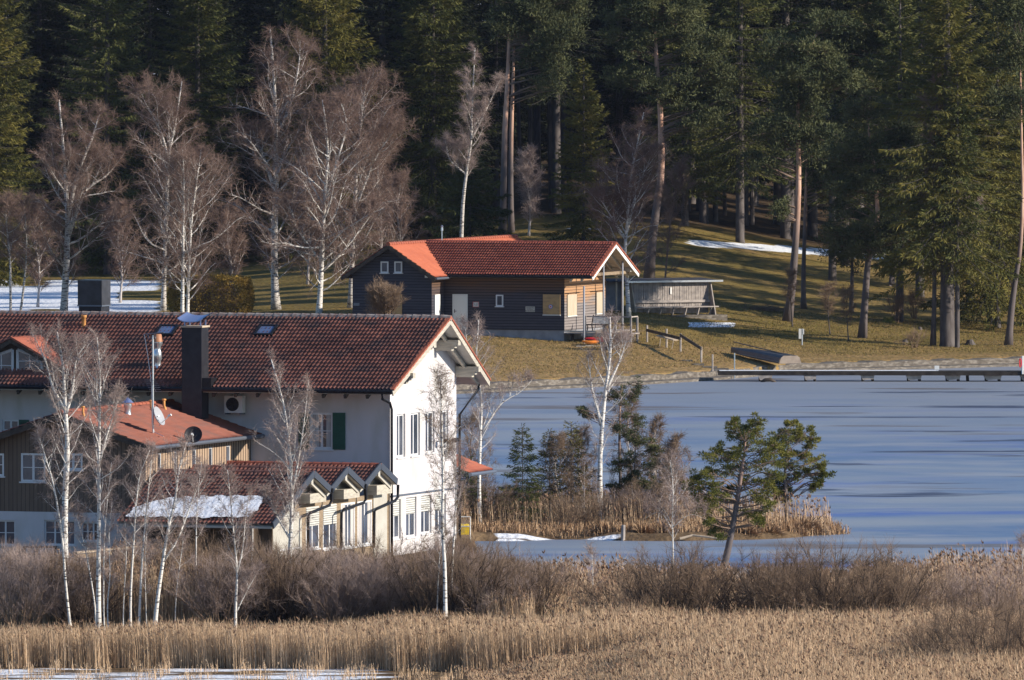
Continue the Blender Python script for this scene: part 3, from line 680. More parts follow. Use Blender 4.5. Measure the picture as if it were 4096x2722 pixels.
# ---- side wing (boarded) with red roof, running towards the viewer
WX0, WX1, WR = -11.6, -5.4, -8.46; WY = -10.8; EX0, EX1 = -11.97, -4.95; EYF = -11.3
RZA = 5.51; EZA = 4.34; TA = (RZA-EZA)/(EX1-WR)
zA = lambda x: RZA-TA*abs(x-WR)
La = math.hypot(EX1-WR, RZA-EZA)
roof(house, 'wing_roof', (EX1,EYF,EZA), Yv, Vector((-(EX1-WR),0,RZA-EZA)).normalized(), -EYF, La, .33, .155, M['tile_wing'], amp=.028, step=.028)
roof(house, 'wing_roof', (EX0,EYF,EZA), Yv, Vector(((WR-EX0),0,RZA-EZA)).normalized(), -EYF, La, .33, .155, M['tile_wing'], amp=.028)
ridge_tiles(house, (WR,EYF,RZA+.02), (WR,0,RZA+.02), .10, M['tile_orange'], .36, 'wing_ridge')
mb = MB(); mb.tube([(EX1+.07,EYF,EZA-.03),(EX1+.07,-.1,EZA-.03)], .075, 8); mb.build('gutter', M['grey_metal'], house)
mb = MB()
for s, ex in ((1, EX1), (-1, EX0)):
    v = [(WR,EYF+.02,RZA-.05),(ex,EYF+.02,EZA-.05),(ex,-.01,EZA-.05),(WR,-.01,RZA-.05)]; v2 = [(p[0],p[1],p[2]-.07) for p in v]
    mb.add(v+v2, [(0,1,2,3),(7,6,5,4),(0,4,5,1),(1,5,6,2),(2,6,7,3),(3,7,4,0)])
    mb.obox((WR,EYF-.03,RZA-.1),(ex,EYF-.03,EZA-.1), .05, .2)
mb.build('wing_soffit', M['dark_wood'], house)
zb = H.on_y(100,2047,WY).z
wh = []
for (p0,p1,q0,q1) in ((84,182,1815,1927),(-40,16,1815,1905),(255,330,1815,1880)):
    a = H.on_y(p0,q1,WY); b = H.on_y(p1,q0,WY); wh.append((a.x-WX0+3, b.x-WX0+3, a.z, b.z))
wall_holes(house, 'wing_front_wall', (WX0-3,WY,zb), X, WX1-WX0+3, zA(WX1)-zb-.05, [(a,b,c-zb,d-zb) for a,b,c,d in wh], M['wood_brown'], .1, Yv, top=[(3,zA(WX1)-zb-.05),(3+WX1-WX0,zA(WX1)-zb-.05),(3+WR-WX0,RZA-zb-.1)])
for a,b,c,d in wh: window(house, (WX0-3,WY,0), X, -Yv, a,b,c,d, setb=.05, cols=2, rows=2, fw=.07)
wl = []
for (p0,p1,q0,q1) in ((177,300,2083,2180),(-60,60,2083,2180),(325,395,2090,2165)):
    a = H.on_y(p0,q1,WY-.03); b = H.on_y(p1,q0,WY-.03); wl.append((a.x-WX0+3, b.x-WX0+3, a.z, b.z))
wall_holes(house, 'wing_base_wall', (WX0-3,WY-.03,-.6), X, WX1-WX0+3, zb+.6, [(a,b,c+.6,d+.6) for a,b,c,d in wl], M['white_wall'], .14, Yv)
for a,b,c,d in wl: window(house, (WX0-3,WY-.03,0), X, -Yv, a,b,c,d, setb=.1, cols=3, rows=2, fw=.05)
ws = []
for (p0,p1) in ((632,646),(697,709),(769,786),(836,851),(906,921)):
    a = H.on_x(p0,1866,WX1); b = H.on_x(p1,1790,WX1); ws.append((a.y-WY, b.y-WY, 2.75, 4.05))
wall_holes(house, 'wing_side_wall', (WX1,WY,-.6), Yv, -WY, zA(WX1)+.55, [(a,b,c+.6,d+.6) for a,b,c,d in ws], M['slats'], .12, -X)
for a,b,c,d in ws: window(house, (WX1,WY,0), Yv, X, a,b,c,d, setb=.07, cols=1, rows=1, fw=.05, sill=False)
# left return of the wing roof and small eave roof at the frame edge
p = H.on_y(0,1700,WY)
roof(house, 'porch_roof', (p.x-4, WY+3.0, 4.15-.2), X, Vector((0,.93,.37)).normalized(), 4.6, 1.3, .33, .155, M['tile_main'])
# ---- annex with one long slope and three little gables to the right
AX0, AX1 = -5.25, .65; AR = [-2.85, -6.36, -9.9]; AV = [-1.1, -4.6, -8.12]; ARZ = 3.40; AVZ = 2.76; AEY, AEZ = -14.1, 1.76
def slope(name, y0, z0, y1, z1, x0=AX0, x1=AX1, m=None):
    d = Vector((0, y1-y0, z1-z0)); roof(house, name, (x0,y0,z0), X, d.normalized(), x1-x0, d.length, .30, .155, m or M['tile_main'], amp=.045, step=.05)
    e = MB(); v = [(x0,y0,z0-.04),(x1-.04,y0,z0-.04),(x1-.04,y1,z1-.04),(x0,y1,z1-.04)]; v2 = [(p[0],p[1],p[2]-.07) for p in v]
    e.add(v+v2, [(0,1,2,3),(7,6,5,4),(0,4,5,1),(1,5,6,2),(2,6,7,3),(3,7,4,0)]); e.build('annex_soffit', M['cream'], house)
for i in range(3):
    slope('annex_roof', AV[i], AVZ, AR[i], ARZ)
    if i < 2: slope('annex_roof', AV[i+1], AVZ, AR[i], ARZ)
slope('annex_roof', AEY, AEZ, AR[2], ARZ)
for i in range(3): ridge_tiles(house, (AX0,AR[i],ARZ+.02), (AX1,AR[i],ARZ+.02), .10, M['tile_main' if i else 'tile_red'], .36, 'annex_ridge')
for i in range(3):
    mb = MB()
    f0 = (AX1+.0, AV[i+1], AVZ) if i < 2 else (AX1, AEY, AEZ)
    ap = Vector((AX1+.01, AR[i], ARZ+.02))
    for q in (Vector((AX1+.01, AV[i], AVZ)), Vector(f0)+Vector((.01,0,0))): mb.obox(ap, q, .05, .24)
    mb.build('barge_board', mat('slate_grey_paint', (.05,.06,.082), rough=.6), house)
    mb = MB(); r = Vector((.42, AR[i]+.05, ARZ-.22))
    mb.obox(r, Vector((.42, AV[i]-.1, AVZ-.2)), .09, .13); mb.obox(r, Vector((.42, AR[i]-1.65, AVZ-.18)), .09, .13)
    mb.box((-.2, AR[i]-.10, ARZ-.36),(.60, AR[i]+.10, ARZ-.16))
    mb.build('gable_rafter', M['cream'], house)
    mb = MB(); mb.box((-.1, AR[i]+.25, AVZ-.42),(.42, AV[i]+.15, AVZ-.08)); mb.build('beam', M['beige_wood'], house)
    MB().add([(0,AV[i]-.1,AVZ-.1),(0,AR[i]-1.75,AVZ-.1),(0,AR[i],ARZ-.14)], [(0,1,2)]).build('gable_panel', M['cream'], house)
for y in AV[1:]:
    MB().tube([(-5,y,AVZ+.02),(AX1+.1,y,AVZ-.02)], .09, 7).build('valley_gutter', M['dark_metal'], house)
for pts in ([(1326,1962),(1326,2005),(1318,2022),(1242,2052),(1233,2066),(1232,2210)], [(1462,1950),(1463,2000),(1455,2012),(1376,2038),(1366,2052),(1364,2195)],
            [(1592,1940),(1592,1988),(1580,2004),(1508,2036),(1497,2048),(1495,2190)]): pipe(pts, .055, .35)
# right hand wall of annex: glazing between timber posts
zg = lambda py, px: H.on_x(px, py, 0).z
spec = [(1110,1196,2048,2200,'b'),(1224,1276,2025,2200,'b'),(1292,1346,2015,2200,'b'),(1364,1420,2008,2195,'g'),(1430,1488,2000,2185,'g')]
YA0 = -12.4
hs = []
for p0,p1,q0,q1,t in spec:
    a = H.on_x(p0,q1,0); b = H.on_x(p1,q0,0); hs.append((a.y-YA0, b.y-YA0, max(a.z,.25)+.6, min(b.z, 2.28)+.6, t))
wall_holes(house, 'annex_wall', (0,YA0,-.6), Yv, -YA0-.02, 2.92, [h[:4] for h in hs], M['oak'], .1, -X)
for a,b,c,d,t in hs: window(house, (0,YA0,-.6), Yv, X, a,b,c,d, setb=.05, cols=2, rows=1, fw=.07, blind=.45 if t == 'b' else 0, curtain=1 if t == 'g' else 0)
a = H.on_x(1491,2180,0).y
MB().box((.004,a,-.6),(.03,-.42,2.3)).build('panel', M['cream'], house)
MB().box((.004,YA0+.02,-.6),(.025,H.on_x(1205,2100,0).y,1.9)).build('panel', M['cream'], house)
MB().add([(.004,YA0,1.85),(.004,-10.2,1.85),(.004,-10.2,ARZ-.25),(.004,YA0,AEZ+.5)], [(0,1,2,3)]).build('panel', M['cream'], house)
fa = H.on_y(978,2180,YA0-.02); fb = H.on_y(1030,2110,YA0-.02)
wall_holes(house, 'annex_front_wall', (AX0+.3,YA0,-.6), X, -AX0-.3, 2.75, [], M['dark_wood'], .1, Yv)
MB().box((fa.x-.1,YA0-.05,-.4),(fb.x,YA0-.012,2.0)).build('slat_panel', M['slats'], house)
window(house, (0,YA0-.05,0), X, -Yv, (fa.x+fb.x)/2-.15, (fa.x+fb.x)/2+.1, .5, 1.8, setb=-.03, cols=1, fw=.05)
# small red porch roof behind the gable
p = H.on_y(1835,1852,8.6); q = H.on_y(1922,1890,8.6)
roof(house, 'porch_roof', (q.x,7.4,q.z), Yv, Vector((-1.6,0,.62)).normalized(), 2.6, 1.9, .30, .155, M['tile_red'])
MB().tube([(q.x+.05,7.3,q.z-.03),(q.x+.05,10.1,q.z-.03)], .07, 7).build('gutter', M['grey_metal'], house)


# ---- things fixed to or standing on the house
# heat pump
a = H.on_y(897,1652,-.42); b = H.on_y(969,1585,-.42)
ac = empty('air_conditioner', H.wp((a.x+b.x)/2, -.2, a.z), H.a, 'white wall mounted heat pump box with a round black fan under the eave', 'air conditioner')
w_, h_ = (b.x-a.x)/2, b.z-a.z
MB().box((-w_,-.22,0),(w_,.12,h_)).build('casing', M['sign_white'], ac)
mb = MB(); mb.lathe((-.03,-.225,h_*.5), [(.0,0),(.235,0),(.235,.012),(.25,.012),(.25,0)], 20, axis=(0,-1,0)); mb.build('fan_guard', M['dark_metal'], ac)
mb = MB()
for k in range(5):
    t = k*2*math.pi/5; mb.obox((-.03,-.245,h_*.5), (-.03+.2*math.cos(t),-.243,h_*.5+.2*math.sin(t)), .012, .05, up=(0,1,0))
mb.build('fan', M['slate'], ac)
for s in (-1, 1): MB().box((s*w_*.8-.03,-.25,-.06),(s*w_*.8+.03,.19,-.003)).build('bracket', M['grey_metal'], ac)
# antenna mast with upper bow and yagi elements
def on_wing(px, py):
    C = Vector((0,0,CH)); d = ray(px, py); o = H.loc(C); dl = Vector((d.dot(H.ux), d.dot(H.uy), d.z)); k = (RZA+TA*WR-TA*o.x-o.z)/(dl.z+TA*dl.x); return o+dl*k
b0 = on_wing(612,1738); top_ = H.on_y(612,1342,b0.y)
an = empty('antenna_mast', H.wp(b0.x, b0.y, b0.z), H.a, 'tall grey steel antenna mast rising from the red wing roof', 'antenna')
hh = top_.z-b0.z
MB().tube([(0,0,-.02),(0,0,hh)], .035, 7).build('pole', M['bright_metal'], an)
mb = MB(); mb.tube([(-.36,0,hh+.03),(.42,0,hh+.10)], .022, 5); mb.tube([(-.2,0,hh+.03),(-.16,0,hh-.12),(.1,0,hh-.1),(.12,0,hh+.06)], .018, 5); mb.build('top_antenna', M['grey_metal'], an)
mb = MB()
for i in range(7): mb.tube([(-.22,-.3+.1*i,hh-1.6-.07*i),(.22,-.3+.1*i,hh-1.6-.07*i)], .008, 4)
mb.tube([(0,-.35,hh-1.57),(0,.35,hh-2.05)], .012, 4); mb.build('yagi_elements', M['grey_metal'], an)
mb = MB(); mb.tube([(-.33,0,hh+.02),(-.2,0,hh-.7),(-.05,0,hh-1.8),(-.04,0,.4),(.1,-.1,.08),(.6,-.5,-.05)], .012, 4); mb.build('cable', M['sign_white'], an)
M['dish_grey'] = mat('dish_grey', (.36,.37,.40), rough=.6)
def dish(px, py, base, r, label, m, az, arm=True):
    c = H.on_y(px, py, base.y-.15); t = empty('satellite_dish', H.wp(base.x, base.y, base.z), H.a, label, 'satellite dish')
    c = c-base; ax = Vector((math.cos(az), math.sin(az), .45)).normalized()
    prof_ = [(0,-.10),(r*.5,-.07),(r*.85,-.02),(r,.02),(r*1.02,.02),(r*.85,-.045),(r*.5,-.095),(.0,-.125)]
    MB().lathe(c, prof_, 22, axis=ax).build('reflector', m, t, smooth=True)
    mb = MB(); f = c+ax*r*1.25+Vector((0,0,-r*.45)); mb.tube([c+Vector((0,0,-r*.95)), f], .02, 5); mb.build('feed_arm', M['sign_white'], t)
    MB().lathe(f, [(.0,-.07),(.045,-.07),(.045,.06),(0,.06)], 8, axis=-ax).build('feed_head', M['sign_white'], t)
    if arm: MB().tube([(0,0,-.05),(0,0,c.z-.1),c], .022, 6).build('mount', M['bright_metal'], t)
    return t
dish(636, 1665, b0, .36, 'light grey satellite dish on the antenna mast above the red roof', M['dish_grey'], math.radians(-2))
b1 = on_wing(765,1772); dish(773, 1740, b1, .32, 'dark grey satellite dish at the gutter edge of the red wing roof', M['slate'], math.radians(-75))
# metal hooded vent and clay vents on the wing
def vent(px, py, label, kind):
    p = on_wing(px, py); t = empty('roof_vent', H.wp(p.x, p.y, p.z), H.a, label, 'roof vent', None if kind == 'm' else 'clay vent pipes on the red wing roof')
    if kind == 'm':
        MB().lathe((0,0,0), [(.17,-.1),(.12,.08),(.11,.25),(.15,.32),(.15,.42)], 12).build('pipe', M['bright_metal'], t, smooth=True); MB().lathe((0,0,0), [(.22,.46),(.0,.66)], 12).build('hood', M['cap_metal'], t)
    else:
        MB().tube([(.1,-.1,-.06),(.08,-.08,.06),(0,0,.14),(0,0,.38)], .05, 8).build('pipe', M['vent_orange'], t, smooth=True); MB().lathe((0,0,.34), [(.075,0),(.085,.02),(.075,.06),(0,.07)], 9).build('cap', M['vent_orange'], t)
vent(511,1662,'shiny steel hooded vent on the red wing roof near its ridge','m')
vent(604,1645,'orange clay vent pipe just behind the antenna mast on the red roof','c')
vent(656,1640,'rightmost orange clay vent pipe on the red wing roof','c')
vent(332,1670,'leftmost orange clay vent pipe on the red wing roof, behind birch twigs','c')
# snow on annex slope
dv = Vector((0, AR[2]-AEY, ARZ-AEZ)); Ls = dv.length; dv.normalize(); nv = Vector((0,-dv.z,dv.y))
def on_annex(px, py):
    C = Vector((0,0,CH)); d = ray(px, py); o = H.loc(C); dl = Vector((d.dot(H.ux), d.dot(H.uy), d.z)); t = dv.z/dv.y
    k = (AEZ-t*AEY+t*o.y-o.z)/(dl.z-t*dl.y); q = o+dl*k; return (q.x-AX0, (Vector((0,q.y,q.z))-Vector((0,AEY,AEZ))).dot(dv))
pol = [on_annex(*p) for p in [(500,2082),(540,2046),(620,2018),(720,2004),(830,1998),(1058,1998),(1060,2012),(1040,2040),(1000,2084),(800,2086),(620,2084)]]
us = np.linspace(0, 5.9, 300); vs_ = np.linspace(.1, 3.2, 150); UU, VV = np.meshgrid(us, vs_)
def inside(pol, U_, V_):
    k = np.zeros(U_.shape, bool); n = len(pol)
    for i in range(n):
        (x0,y0),(x1,y1) = pol[i], pol[(i+1)%n]; c = ((y0 > V_) != (y1 > V_)) & (U_ < (x1-x0)*(V_-y0)/((y1-y0) if y1 != y0 else 1e-9)+x0); k ^= c
    return k
jx = hnoise(UU, VV, 7, 21)*.11+hnoise(UU, VV, 19, 22)*.05; kin = inside(pol, UU+jx, VV+hnoise(UU, VV, 9, 23)*.14)
hgt = .15+.02*hnoise(UU, VV, 9, 24)+.012*hnoise(UU, VV, 23, 25)+RNG.normal(0,.003,UU.shape)
O3 = np.array([AX0,AEY,AEZ]); P3 = O3+UU[...,None]*np.array([1,0,0])+VV[...,None]*np.array(dv)+hgt[...,None]*np.array(nv)
idx = np.arange(UU.size).reshape(UU.shape); f = np.stack([idx[:-1,:-1],idx[:-1,1:],idx[1:,1:],idx[1:,:-1]],-1)
kk = kin[:-1,:-1]&kin[1:,1:]&kin[:-1,1:]; sm = link('snow', np_mesh('snow', P3.reshape(-1,3), [f[kk]], M['snow'])); sm.location = H.O; sm.rotation_euler = (0,0,H.a)
tag(sm, 'patch of melting snow on the brown tiled annex roof', 'snow', kind='stuff')
# spotlights on gable wall
for px, py, nm in ((1772,1766,'left'),(1808,1762,'right')):
    p = H.on_x(px, py, .25); t = empty('floodlight', H.wp(0, p.y, p.z), H.a, 'small black floodlight on the white gable wall, '+('nearer the windows' if nm == 'left' else 'nearer the rear corner'), 'lamp')
    MB().box((0.003,-.02,-.02),(.3,.02,.02)).build('arm', M['dark_metal'], t); MB().box((.28,-.12,-.07),(.46,.12,.09)).build('head', M['dark_metal'], t)
# railing and yellow bin behind the gable
g = lambda px, py, Y: at(px, py, Y)
YR = 412; p0 = g(1838,2170,YR); p1 = g(1881,2170,YR); z1 = g(1838,2068,YR).z; zb_ = .9
t = empty('railing', (p0.x, YR, zb_), 0, 'thin white tubular railing behind the corner of the white gable', 'railing')
mb = MB()
for q in (0, p1.x-p0.x): mb.tube([(q,0,0),(q,0,z1-zb_)], .022, 6)
mb.build('post', M['sign_white'], t); mb = MB()
for z in (z1-zb_, (z1-zb_)*.62): mb.tube([(0,0,z),(p1.x-p0.x,0,z)], .02, 6)
mb.build('rail', M['sign_white'], t)
p = g(1858,2140,417); t = empty('grit_bin', (p.x,417,p.z-.02), 0, 'small yellow bin beside the white railing behind the gable', 'bin')
mb = MB(); a = [(-.22,-.16,.0),(.22,-.16,.0),(.22,.16,.0),(-.22,.16,.0)]; b = [(-.27,-.2,.42),(.27,-.2,.42),(.27,.2,.42),(-.27,.2,.42)]
z_ = .04
mb.add([(x,y,z+z_) for x,y,z in a+b], [(3,2,1,0),(0,1,5,4),(1,2,6,5),(2,3,7,6),(3,0,4,7),(4,5,6,7)]); mb.build('tub', M['yellow'], t)
mb = MB(); mb.prism([(-.29,-.22,.425+z_),(.29,-.22,.425+z_),(.2,-.1,.55+z_),(-.2,-.1,.55+z_)], (0,.42,0)); mb.build('lid', M['yellow'], t); t.scale = (.72,.72,.72)

# terrace railing at front left
YT = 385.5
a = g(300,2212,YT); b = g(640,2178,YT+3.5)
t = empty('terrace_railing', (a.x, YT, .95), 0, 'pale wooden terrace rail in front of the boarded wing, behind the birches', 'railing')
d = Vector((b.x-a.x, 3.5, b.z-a.z)); o = Vector((0,0,a.z-.95))
MB().obox(o, o+d, .22, .07).build('rail', M['light_wood'], t)
MB().obox(o+Vector((0,0,-.14)), o+d+Vector((0,0,-.14)), .04, .14).build('rail', M['oak'], t)
for k in range(5): 
    q = o+d*(k/4); MB().box((q.x-.05,q.y-.05,-.4),(q.x+.05,q.y+.05,q.z-.04)).build('post', M['light_wood'], t)
a = g(90,2192,386); t = empty('garden_table', (a.x,386,.9), 0, 'black framed garden table with two trestle ends before the white wing base', 'garden table')
wd = 1.2; zt2 = g(90,2188,386).z-.9
MB().box((0,0,zt2-.04),(wd,.6,zt2)).build('table_top', M['dark_metal'], t)
for x in (.06, wd-.06):
    for y in (.05, .55): MB().box((x-.03,y-.03,-.3),(x+.03,y+.03,zt2-.043)).build('leg', M['dark_metal'], t)
MB().box((.09,.28,zt2-.3),(wd-.09,.32,zt2-.25)).build('crossbar', M['dark_metal'], t)
# ================================================================ lakeside hut
K = Frame(2258, 629, 1.35, 20)
hut = empty('hut', K.O, K.a, 'dark wooden lakeside hut with red tiled roof and a gable porch on posts', 'hut')
kz = lambda zw: zw-1.35
KR, KY, KE = kz(7.03), 3.5, kz(5.22); TK = (KR-KE)/4.0; kroof = lambda y: KR-TK*abs(y-KY)
floor = K.on_y(2200,1322,0).z
def khole(p0,p1,q0,q1,y=0,xl=0): a = K.on_y(p0,q1,y); b = K.on_y(p1,q0,y); return a.x, b.x, a.z, b.z
KXL = -12
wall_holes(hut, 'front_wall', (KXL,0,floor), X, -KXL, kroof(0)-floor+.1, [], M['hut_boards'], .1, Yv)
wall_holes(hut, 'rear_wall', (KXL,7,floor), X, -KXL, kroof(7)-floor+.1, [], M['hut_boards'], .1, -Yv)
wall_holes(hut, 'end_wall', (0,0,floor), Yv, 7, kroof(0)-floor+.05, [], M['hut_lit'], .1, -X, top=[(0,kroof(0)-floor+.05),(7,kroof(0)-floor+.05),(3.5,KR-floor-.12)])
MB().box((KXL,.05,-1.2),(-.06,6.9,floor)).build('plinth', M['plinth'], hut)
MB().box((-.02,-.015,floor-.08),(1.9,.1,floor)).build('sill_board', M['cream'], hut)
KX1 = 1.85; slK = math.hypot(4, KR-KE)
wl_, wr_, wap = K.on_y(1410,1200,-2.1).x, K.on_y(1727,1200,-2.1).x, K.on_y(1552,980,-2.6)
WXm = wap.x; WZ = wap.z; WE = K.on_y(1740,1112,-2.6); WT = (WZ-WE.z)/(WE.x-WXm); HW = WE.x-WXm
roof(hut, 'roof', (WXm+.2,-.5,KE), X, Vector((0,4,KR-KE)).normalized(), KX1-WXm-.2, slK, .335, .165, M['tile_hut'], amp=.065, step=.07)
roof(hut, 'roof', (WXm+.2,7.5,KE), X, Vector((0,-4,KR-KE)).normalized(), KX1-WXm-.2, slK, .335, .165, M['tile_hut'], amp=.065, step=.07)
ridge_tiles(hut, (WXm,KY,KR+.02), (KX1+.02,KY,KR+.02), .11, M['tile_hut'], .38)
mb = MB()
for y0 in (-.5, 7.5):
    v = [(WXm+2,y0,KE-.06),(KX1-.03,y0,KE-.06),(KX1-.03,KY,KR-.06),(WXm+2,KY,KR-.06)]; v2 = [(p[0],p[1],p[2]-.07) for p in v]
    mb.add(v+v2, [(0,1,2,3),(7,6,5,4),(0,4,5,1),(1,5,6,2),(2,6,7,3),(3,7,4,0)])
mb.build('soffit', M['beige_wood'], hut)
mb = MB(); mv = MB()
for y0 in (-.5, 7.5):
    p = Vector((KX1+.02,y0,KE-.12)); q = Vector((KX1+.02,KY,KR-.12)); mb.obox(p, q, .04, .2)
    for i in range(13): mv.obox(p.lerp(q, i/13)+Vector((0,0,.15)), p.lerp(q, (i+1.05)/13)+Vector((0,0,.18)), .16, .07)
    p = Vector((KX1-.35,y0,KE-.2)); q = Vector((KX1-.35,KY,KR-.2))
mb.build('barge_board', M['sign_white'], hut); mv.build('verge_tiles', M['tile_orange'], hut)
for y in (KY+1.1, KY+2.2, KY-1.1):
    pass
for x in (.55, 1.2):
    for s in (-1, 1): MB().obox((x,KY+s*4.0,KE-.22),(x,KY,KR-.22), .09, .14).build('rafter', M['beige_wood'], hut)
MB().box((0,KY+2.9,KE+.12),(1.75,KY+3.1,KE+.34)).build('purlin', M['beige_wood'], hut)
MB().box((0,KY-3.1,KE+.12),(1.75,KY-2.9,KE+.34)).build('purlin', M['beige_wood'], hut)
MB().box((1.30,.2,KE+.0),(1.48,6.9,KE+.17)).build('tie_beam', M['oak'], hut)
MB().tube([(WE.x,-.56,KE-.05),(KX1,-.56,KE-.05)], .07, 7).build('gutter', M['dark_metal'], hut)
# posts
for px, ytop in ((2336,1108),(2414,1003),(2490,1108)):
    y = {2336:-.35, 2414:3.5, 2490:7.1}[px]
    # place each post under the barge line
    yy = K.on_x(px, 1250, 1.62).y; zt3 = kroof(yy)-.2
    MB().tube([(1.62,yy,-.9),(1.62,yy,zt3)], .058, 8).build('post', M['post_grey'], hut, smooth=True)
# wing
HLw = 21.5
def kslope(s, x_e):
    d = Vector((-s*HW,0,WT*HW)); roof(hut, 'wing_roof', (WXm+s*HW,-2.6,WZ-WT*HW), Yv, d.normalized(), HLw, d.length, .335, .165, M['tile_orange'] if s > 0 else M['tile_red'], amp=.03, step=.04)
def kslope_attr():
    m = mat('tile_hut_bright', (.35,.094,.05), (.43,.125,.065), 1.0, rough=.7, attr='var'); M['tile_orange_v'] = m
kslope_attr()
for s in (1, -1):
    d = Vector((-s*HW,0,WT*HW)); roof(hut, 'wing_roof', (WXm+s*HW,-2.6,WZ-WT*HW), Yv, d.normalized(), HLw, d.length, .335, .165, M['tile_orange_v'], amp=.03, step=.045)
ridge_tiles(hut, (WXm,-2.6,WZ+.03), (WXm,-2.6+HLw,WZ+.03), .13, M['tile_orange'], .38, 'wing_ridge')
wz0 = -.6
wall_holes(hut, 'wing_front_wall', (wl_,-2.1,wz0), X, wr_-wl_, WZ-WT*HW*.86-wz0, [], M['hut_wing'], .1, Yv, top=[(0,WZ-WT*HW*.86-wz0),(wr_-wl_,WZ-WT*HW*.86-wz0),(WXm-wl_+.12,WZ-.16-wz0)])
wall_holes(hut, 'wing_side_wall', (wr_,-2.1,wz0), Yv, 20, WZ-WT*HW*.86-wz0, [], M['hut_boards'], .1, -X)
wall_holes(hut, 'wing_side_wall', (wl_,-2.1,wz0), Yv, 20, WZ-WT*HW*.86-wz0, [], M['hut_wing'], .1, X)
mb = MB()
for s in (1, -1): mb.obox((WXm,-2.62,WZ-.13),(WXm+s*HW,-2.62,WZ-WT*HW-.13), .05, .2)
mb.build('barge_board', M['dark_wood'], hut)
mb = MB()
for s in (1, -1):
    v = [(WXm,-2.58,WZ-.05),(WXm+s*(HW-.02),-2.58,WZ-WT*HW-.05),(WXm+s*(HW-.02),17,WZ-WT*HW-.05),(WXm,17,WZ-.05)]; v2 = [(p[0],p[1],p[2]-.06) for p in v]
    mb.add(v+v2, [(0,1,2,3),(7,6,5,4),(0,4,5,1),(1,5,6,2),(2,6,7,3),(3,7,4,0)])
mb.build('wing_soffit', M['dark_wood'], hut)
MB().tube([(WE.x+.07,-2.6,WE.z-.06),(WE.x+.07,-.4,WE.z-.06)], .07, 7).build('gutter', M['grey_metal'], hut)
xg = K.on_y(1775,1200,-.06).x; MB().tube([(xg,-.4,WE.z-.1),(xg,-.08,WE.z-.3),(xg,-.08,0)], .04, 6).build('downpipe', M['dark_metal'], hut)
def door(O, U, out, u0, u1, z0, z1, hside=1):
    O = Vector(O); out = Vector(out)
    mb = MB(); P = lambda u, z, k: O+Vector(U)*u+Zv*z+out*k
    def bx(a,b,c,d,k0,k1,mm=mb):
        mm.add([P(a,c,k0),P(b,c,k0),P(b,d,k0),P(a,d,k0),P(a,c,k1),P(b,c,k1),P(b,d,k1),P(a,d,k1)], [(0,3,2,1),(4,5,6,7),(0,1,5,4),(1,2,6,5),(2,3,7,6),(3,0,4,7)])
    f = .07; bx(u0,u0+f,z0,z1,.003,.06); bx(u1-f,u1,z0,z1,.003,.06); bx(u0+f,u1-f,z1-f,z1,.003,.06); bx(u0+f+.005,u1-f-.005,z0,z1-f-.005,.003,.04)
    d = mb.build('door', M['sign_white'], hut); m2 = MB(); uh = u0+.13 if hside > 0 else u1-.13
    bx(uh-.02,uh+.02,z0+.95,z0+1.15,.042,.05,m2); bx(uh-.02,uh+.12,z0+1.03,z0+1.06,.05,.075,m2); m2.build('handle', M['dark_metal'], d)
a0,a1,c0,c1 = khole(1811,1871,1178,1318); door((0,0,0), X, -Yv, a0, a1, c0, c1)
a = K.on_x(1737,1270,wr_); b = K.on_x(1757,1178,wr_); door((wr_,0,0), Yv, X, a.y, b.y, c0-.02, b.z, -1)
for (p0,p1,q0,q1,y) in ((1985,2014,1180,1226,0),(1524,1555,1047,1092,-2.1),(1579,1610,1047,1092,-2.1)):
    u0,u1,z0,z1 = khole(p0,p1,q0,q1,y); window(hut, (0,y,0), X, -Yv, u0,u1,z0,z1, setb=-.03, cols=1, fw=.075)
# sliding shutters with rails
def kshut(O, U, out, u0, u1, z0, z1, m, rail=(0,0)):
    O = Vector(O); U = Vector(U); out = Vector(out); P = lambda u, z, k: O+U*u+Zv*z+out*k
    def bx(mm,a,b,c,d,k0,k1): mm.add([P(a,c,k0),P(b,c,k0),P(b,d,k0),P(a,d,k0),P(a,c,k1),P(b,c,k1),P(b,d,k1),P(a,d,k1)], [(0,3,2,1),(4,5,6,7),(0,1,5,4),(1,2,6,5),(2,3,7,6),(3,0,4,7)])
    mb = MB(); bx(mb,u0,u1,z0,z1,.03,.06); s = mb.build('shutter', m, hut)
    mb = MB(); bx(mb,u0-.02,u1+.02,z0-.05,z0-.004,.0,.08); mb.build('sill', M['sign_white'], s)
    if rail[1]: mb = MB(); bx(mb,u0-rail[0],u1+rail[1],z1+.06,z1+.10,.03,.07); bx(mb,u0+.1,u0+.14,z1,z1+.06,.04,.06); bx(mb,u1-.14,u1-.1,z1,z1+.06,.04,.06); mb.build('slide_rail', M['dark_metal'], s)
    return s, P
u0,u1,z0,z1 = khole(2173,2242,1179,1259); s, P = kshut((0,0,0), X, -Yv, u0,u1,z0,z1, M['ply'], (1.0,.1))
c = P((u0+u1)/2-.05,(z0+z1)/2-.12,.062)
MB().lathe(c, [(.0,.003),(.125,.003),(.125,0)], 20, axis=(0,-1,0)).build('emblem', M['sign_blue'], s)
MB().lathe(c+Vector((0,-.004,0)), [(.0,.003),(.085,.003),(.085,0)], 20, axis=(0,-1,0)).build('emblem_disc', M['sign_white'], s)
mb = MB(); cc = c+Vector((0,-.009,0)); mb.box(cc+Vector((-.06,-.003,-.018)), cc+Vector((.06,0,.018))); mb.box(cc+Vector((-.018,-.006,-.06)), cc+Vector((.018,-.0035,.06))); mb.build('emblem_cross', M['red'], s)
u0,u1,z0,z1 = khole(1500,1609,1178,1262,-2.1); kshut((0,-2.1,0), X, -Yv, (u0+u1)/2+.25,u1,z0,z1, M['ply'], (1.1,.3))
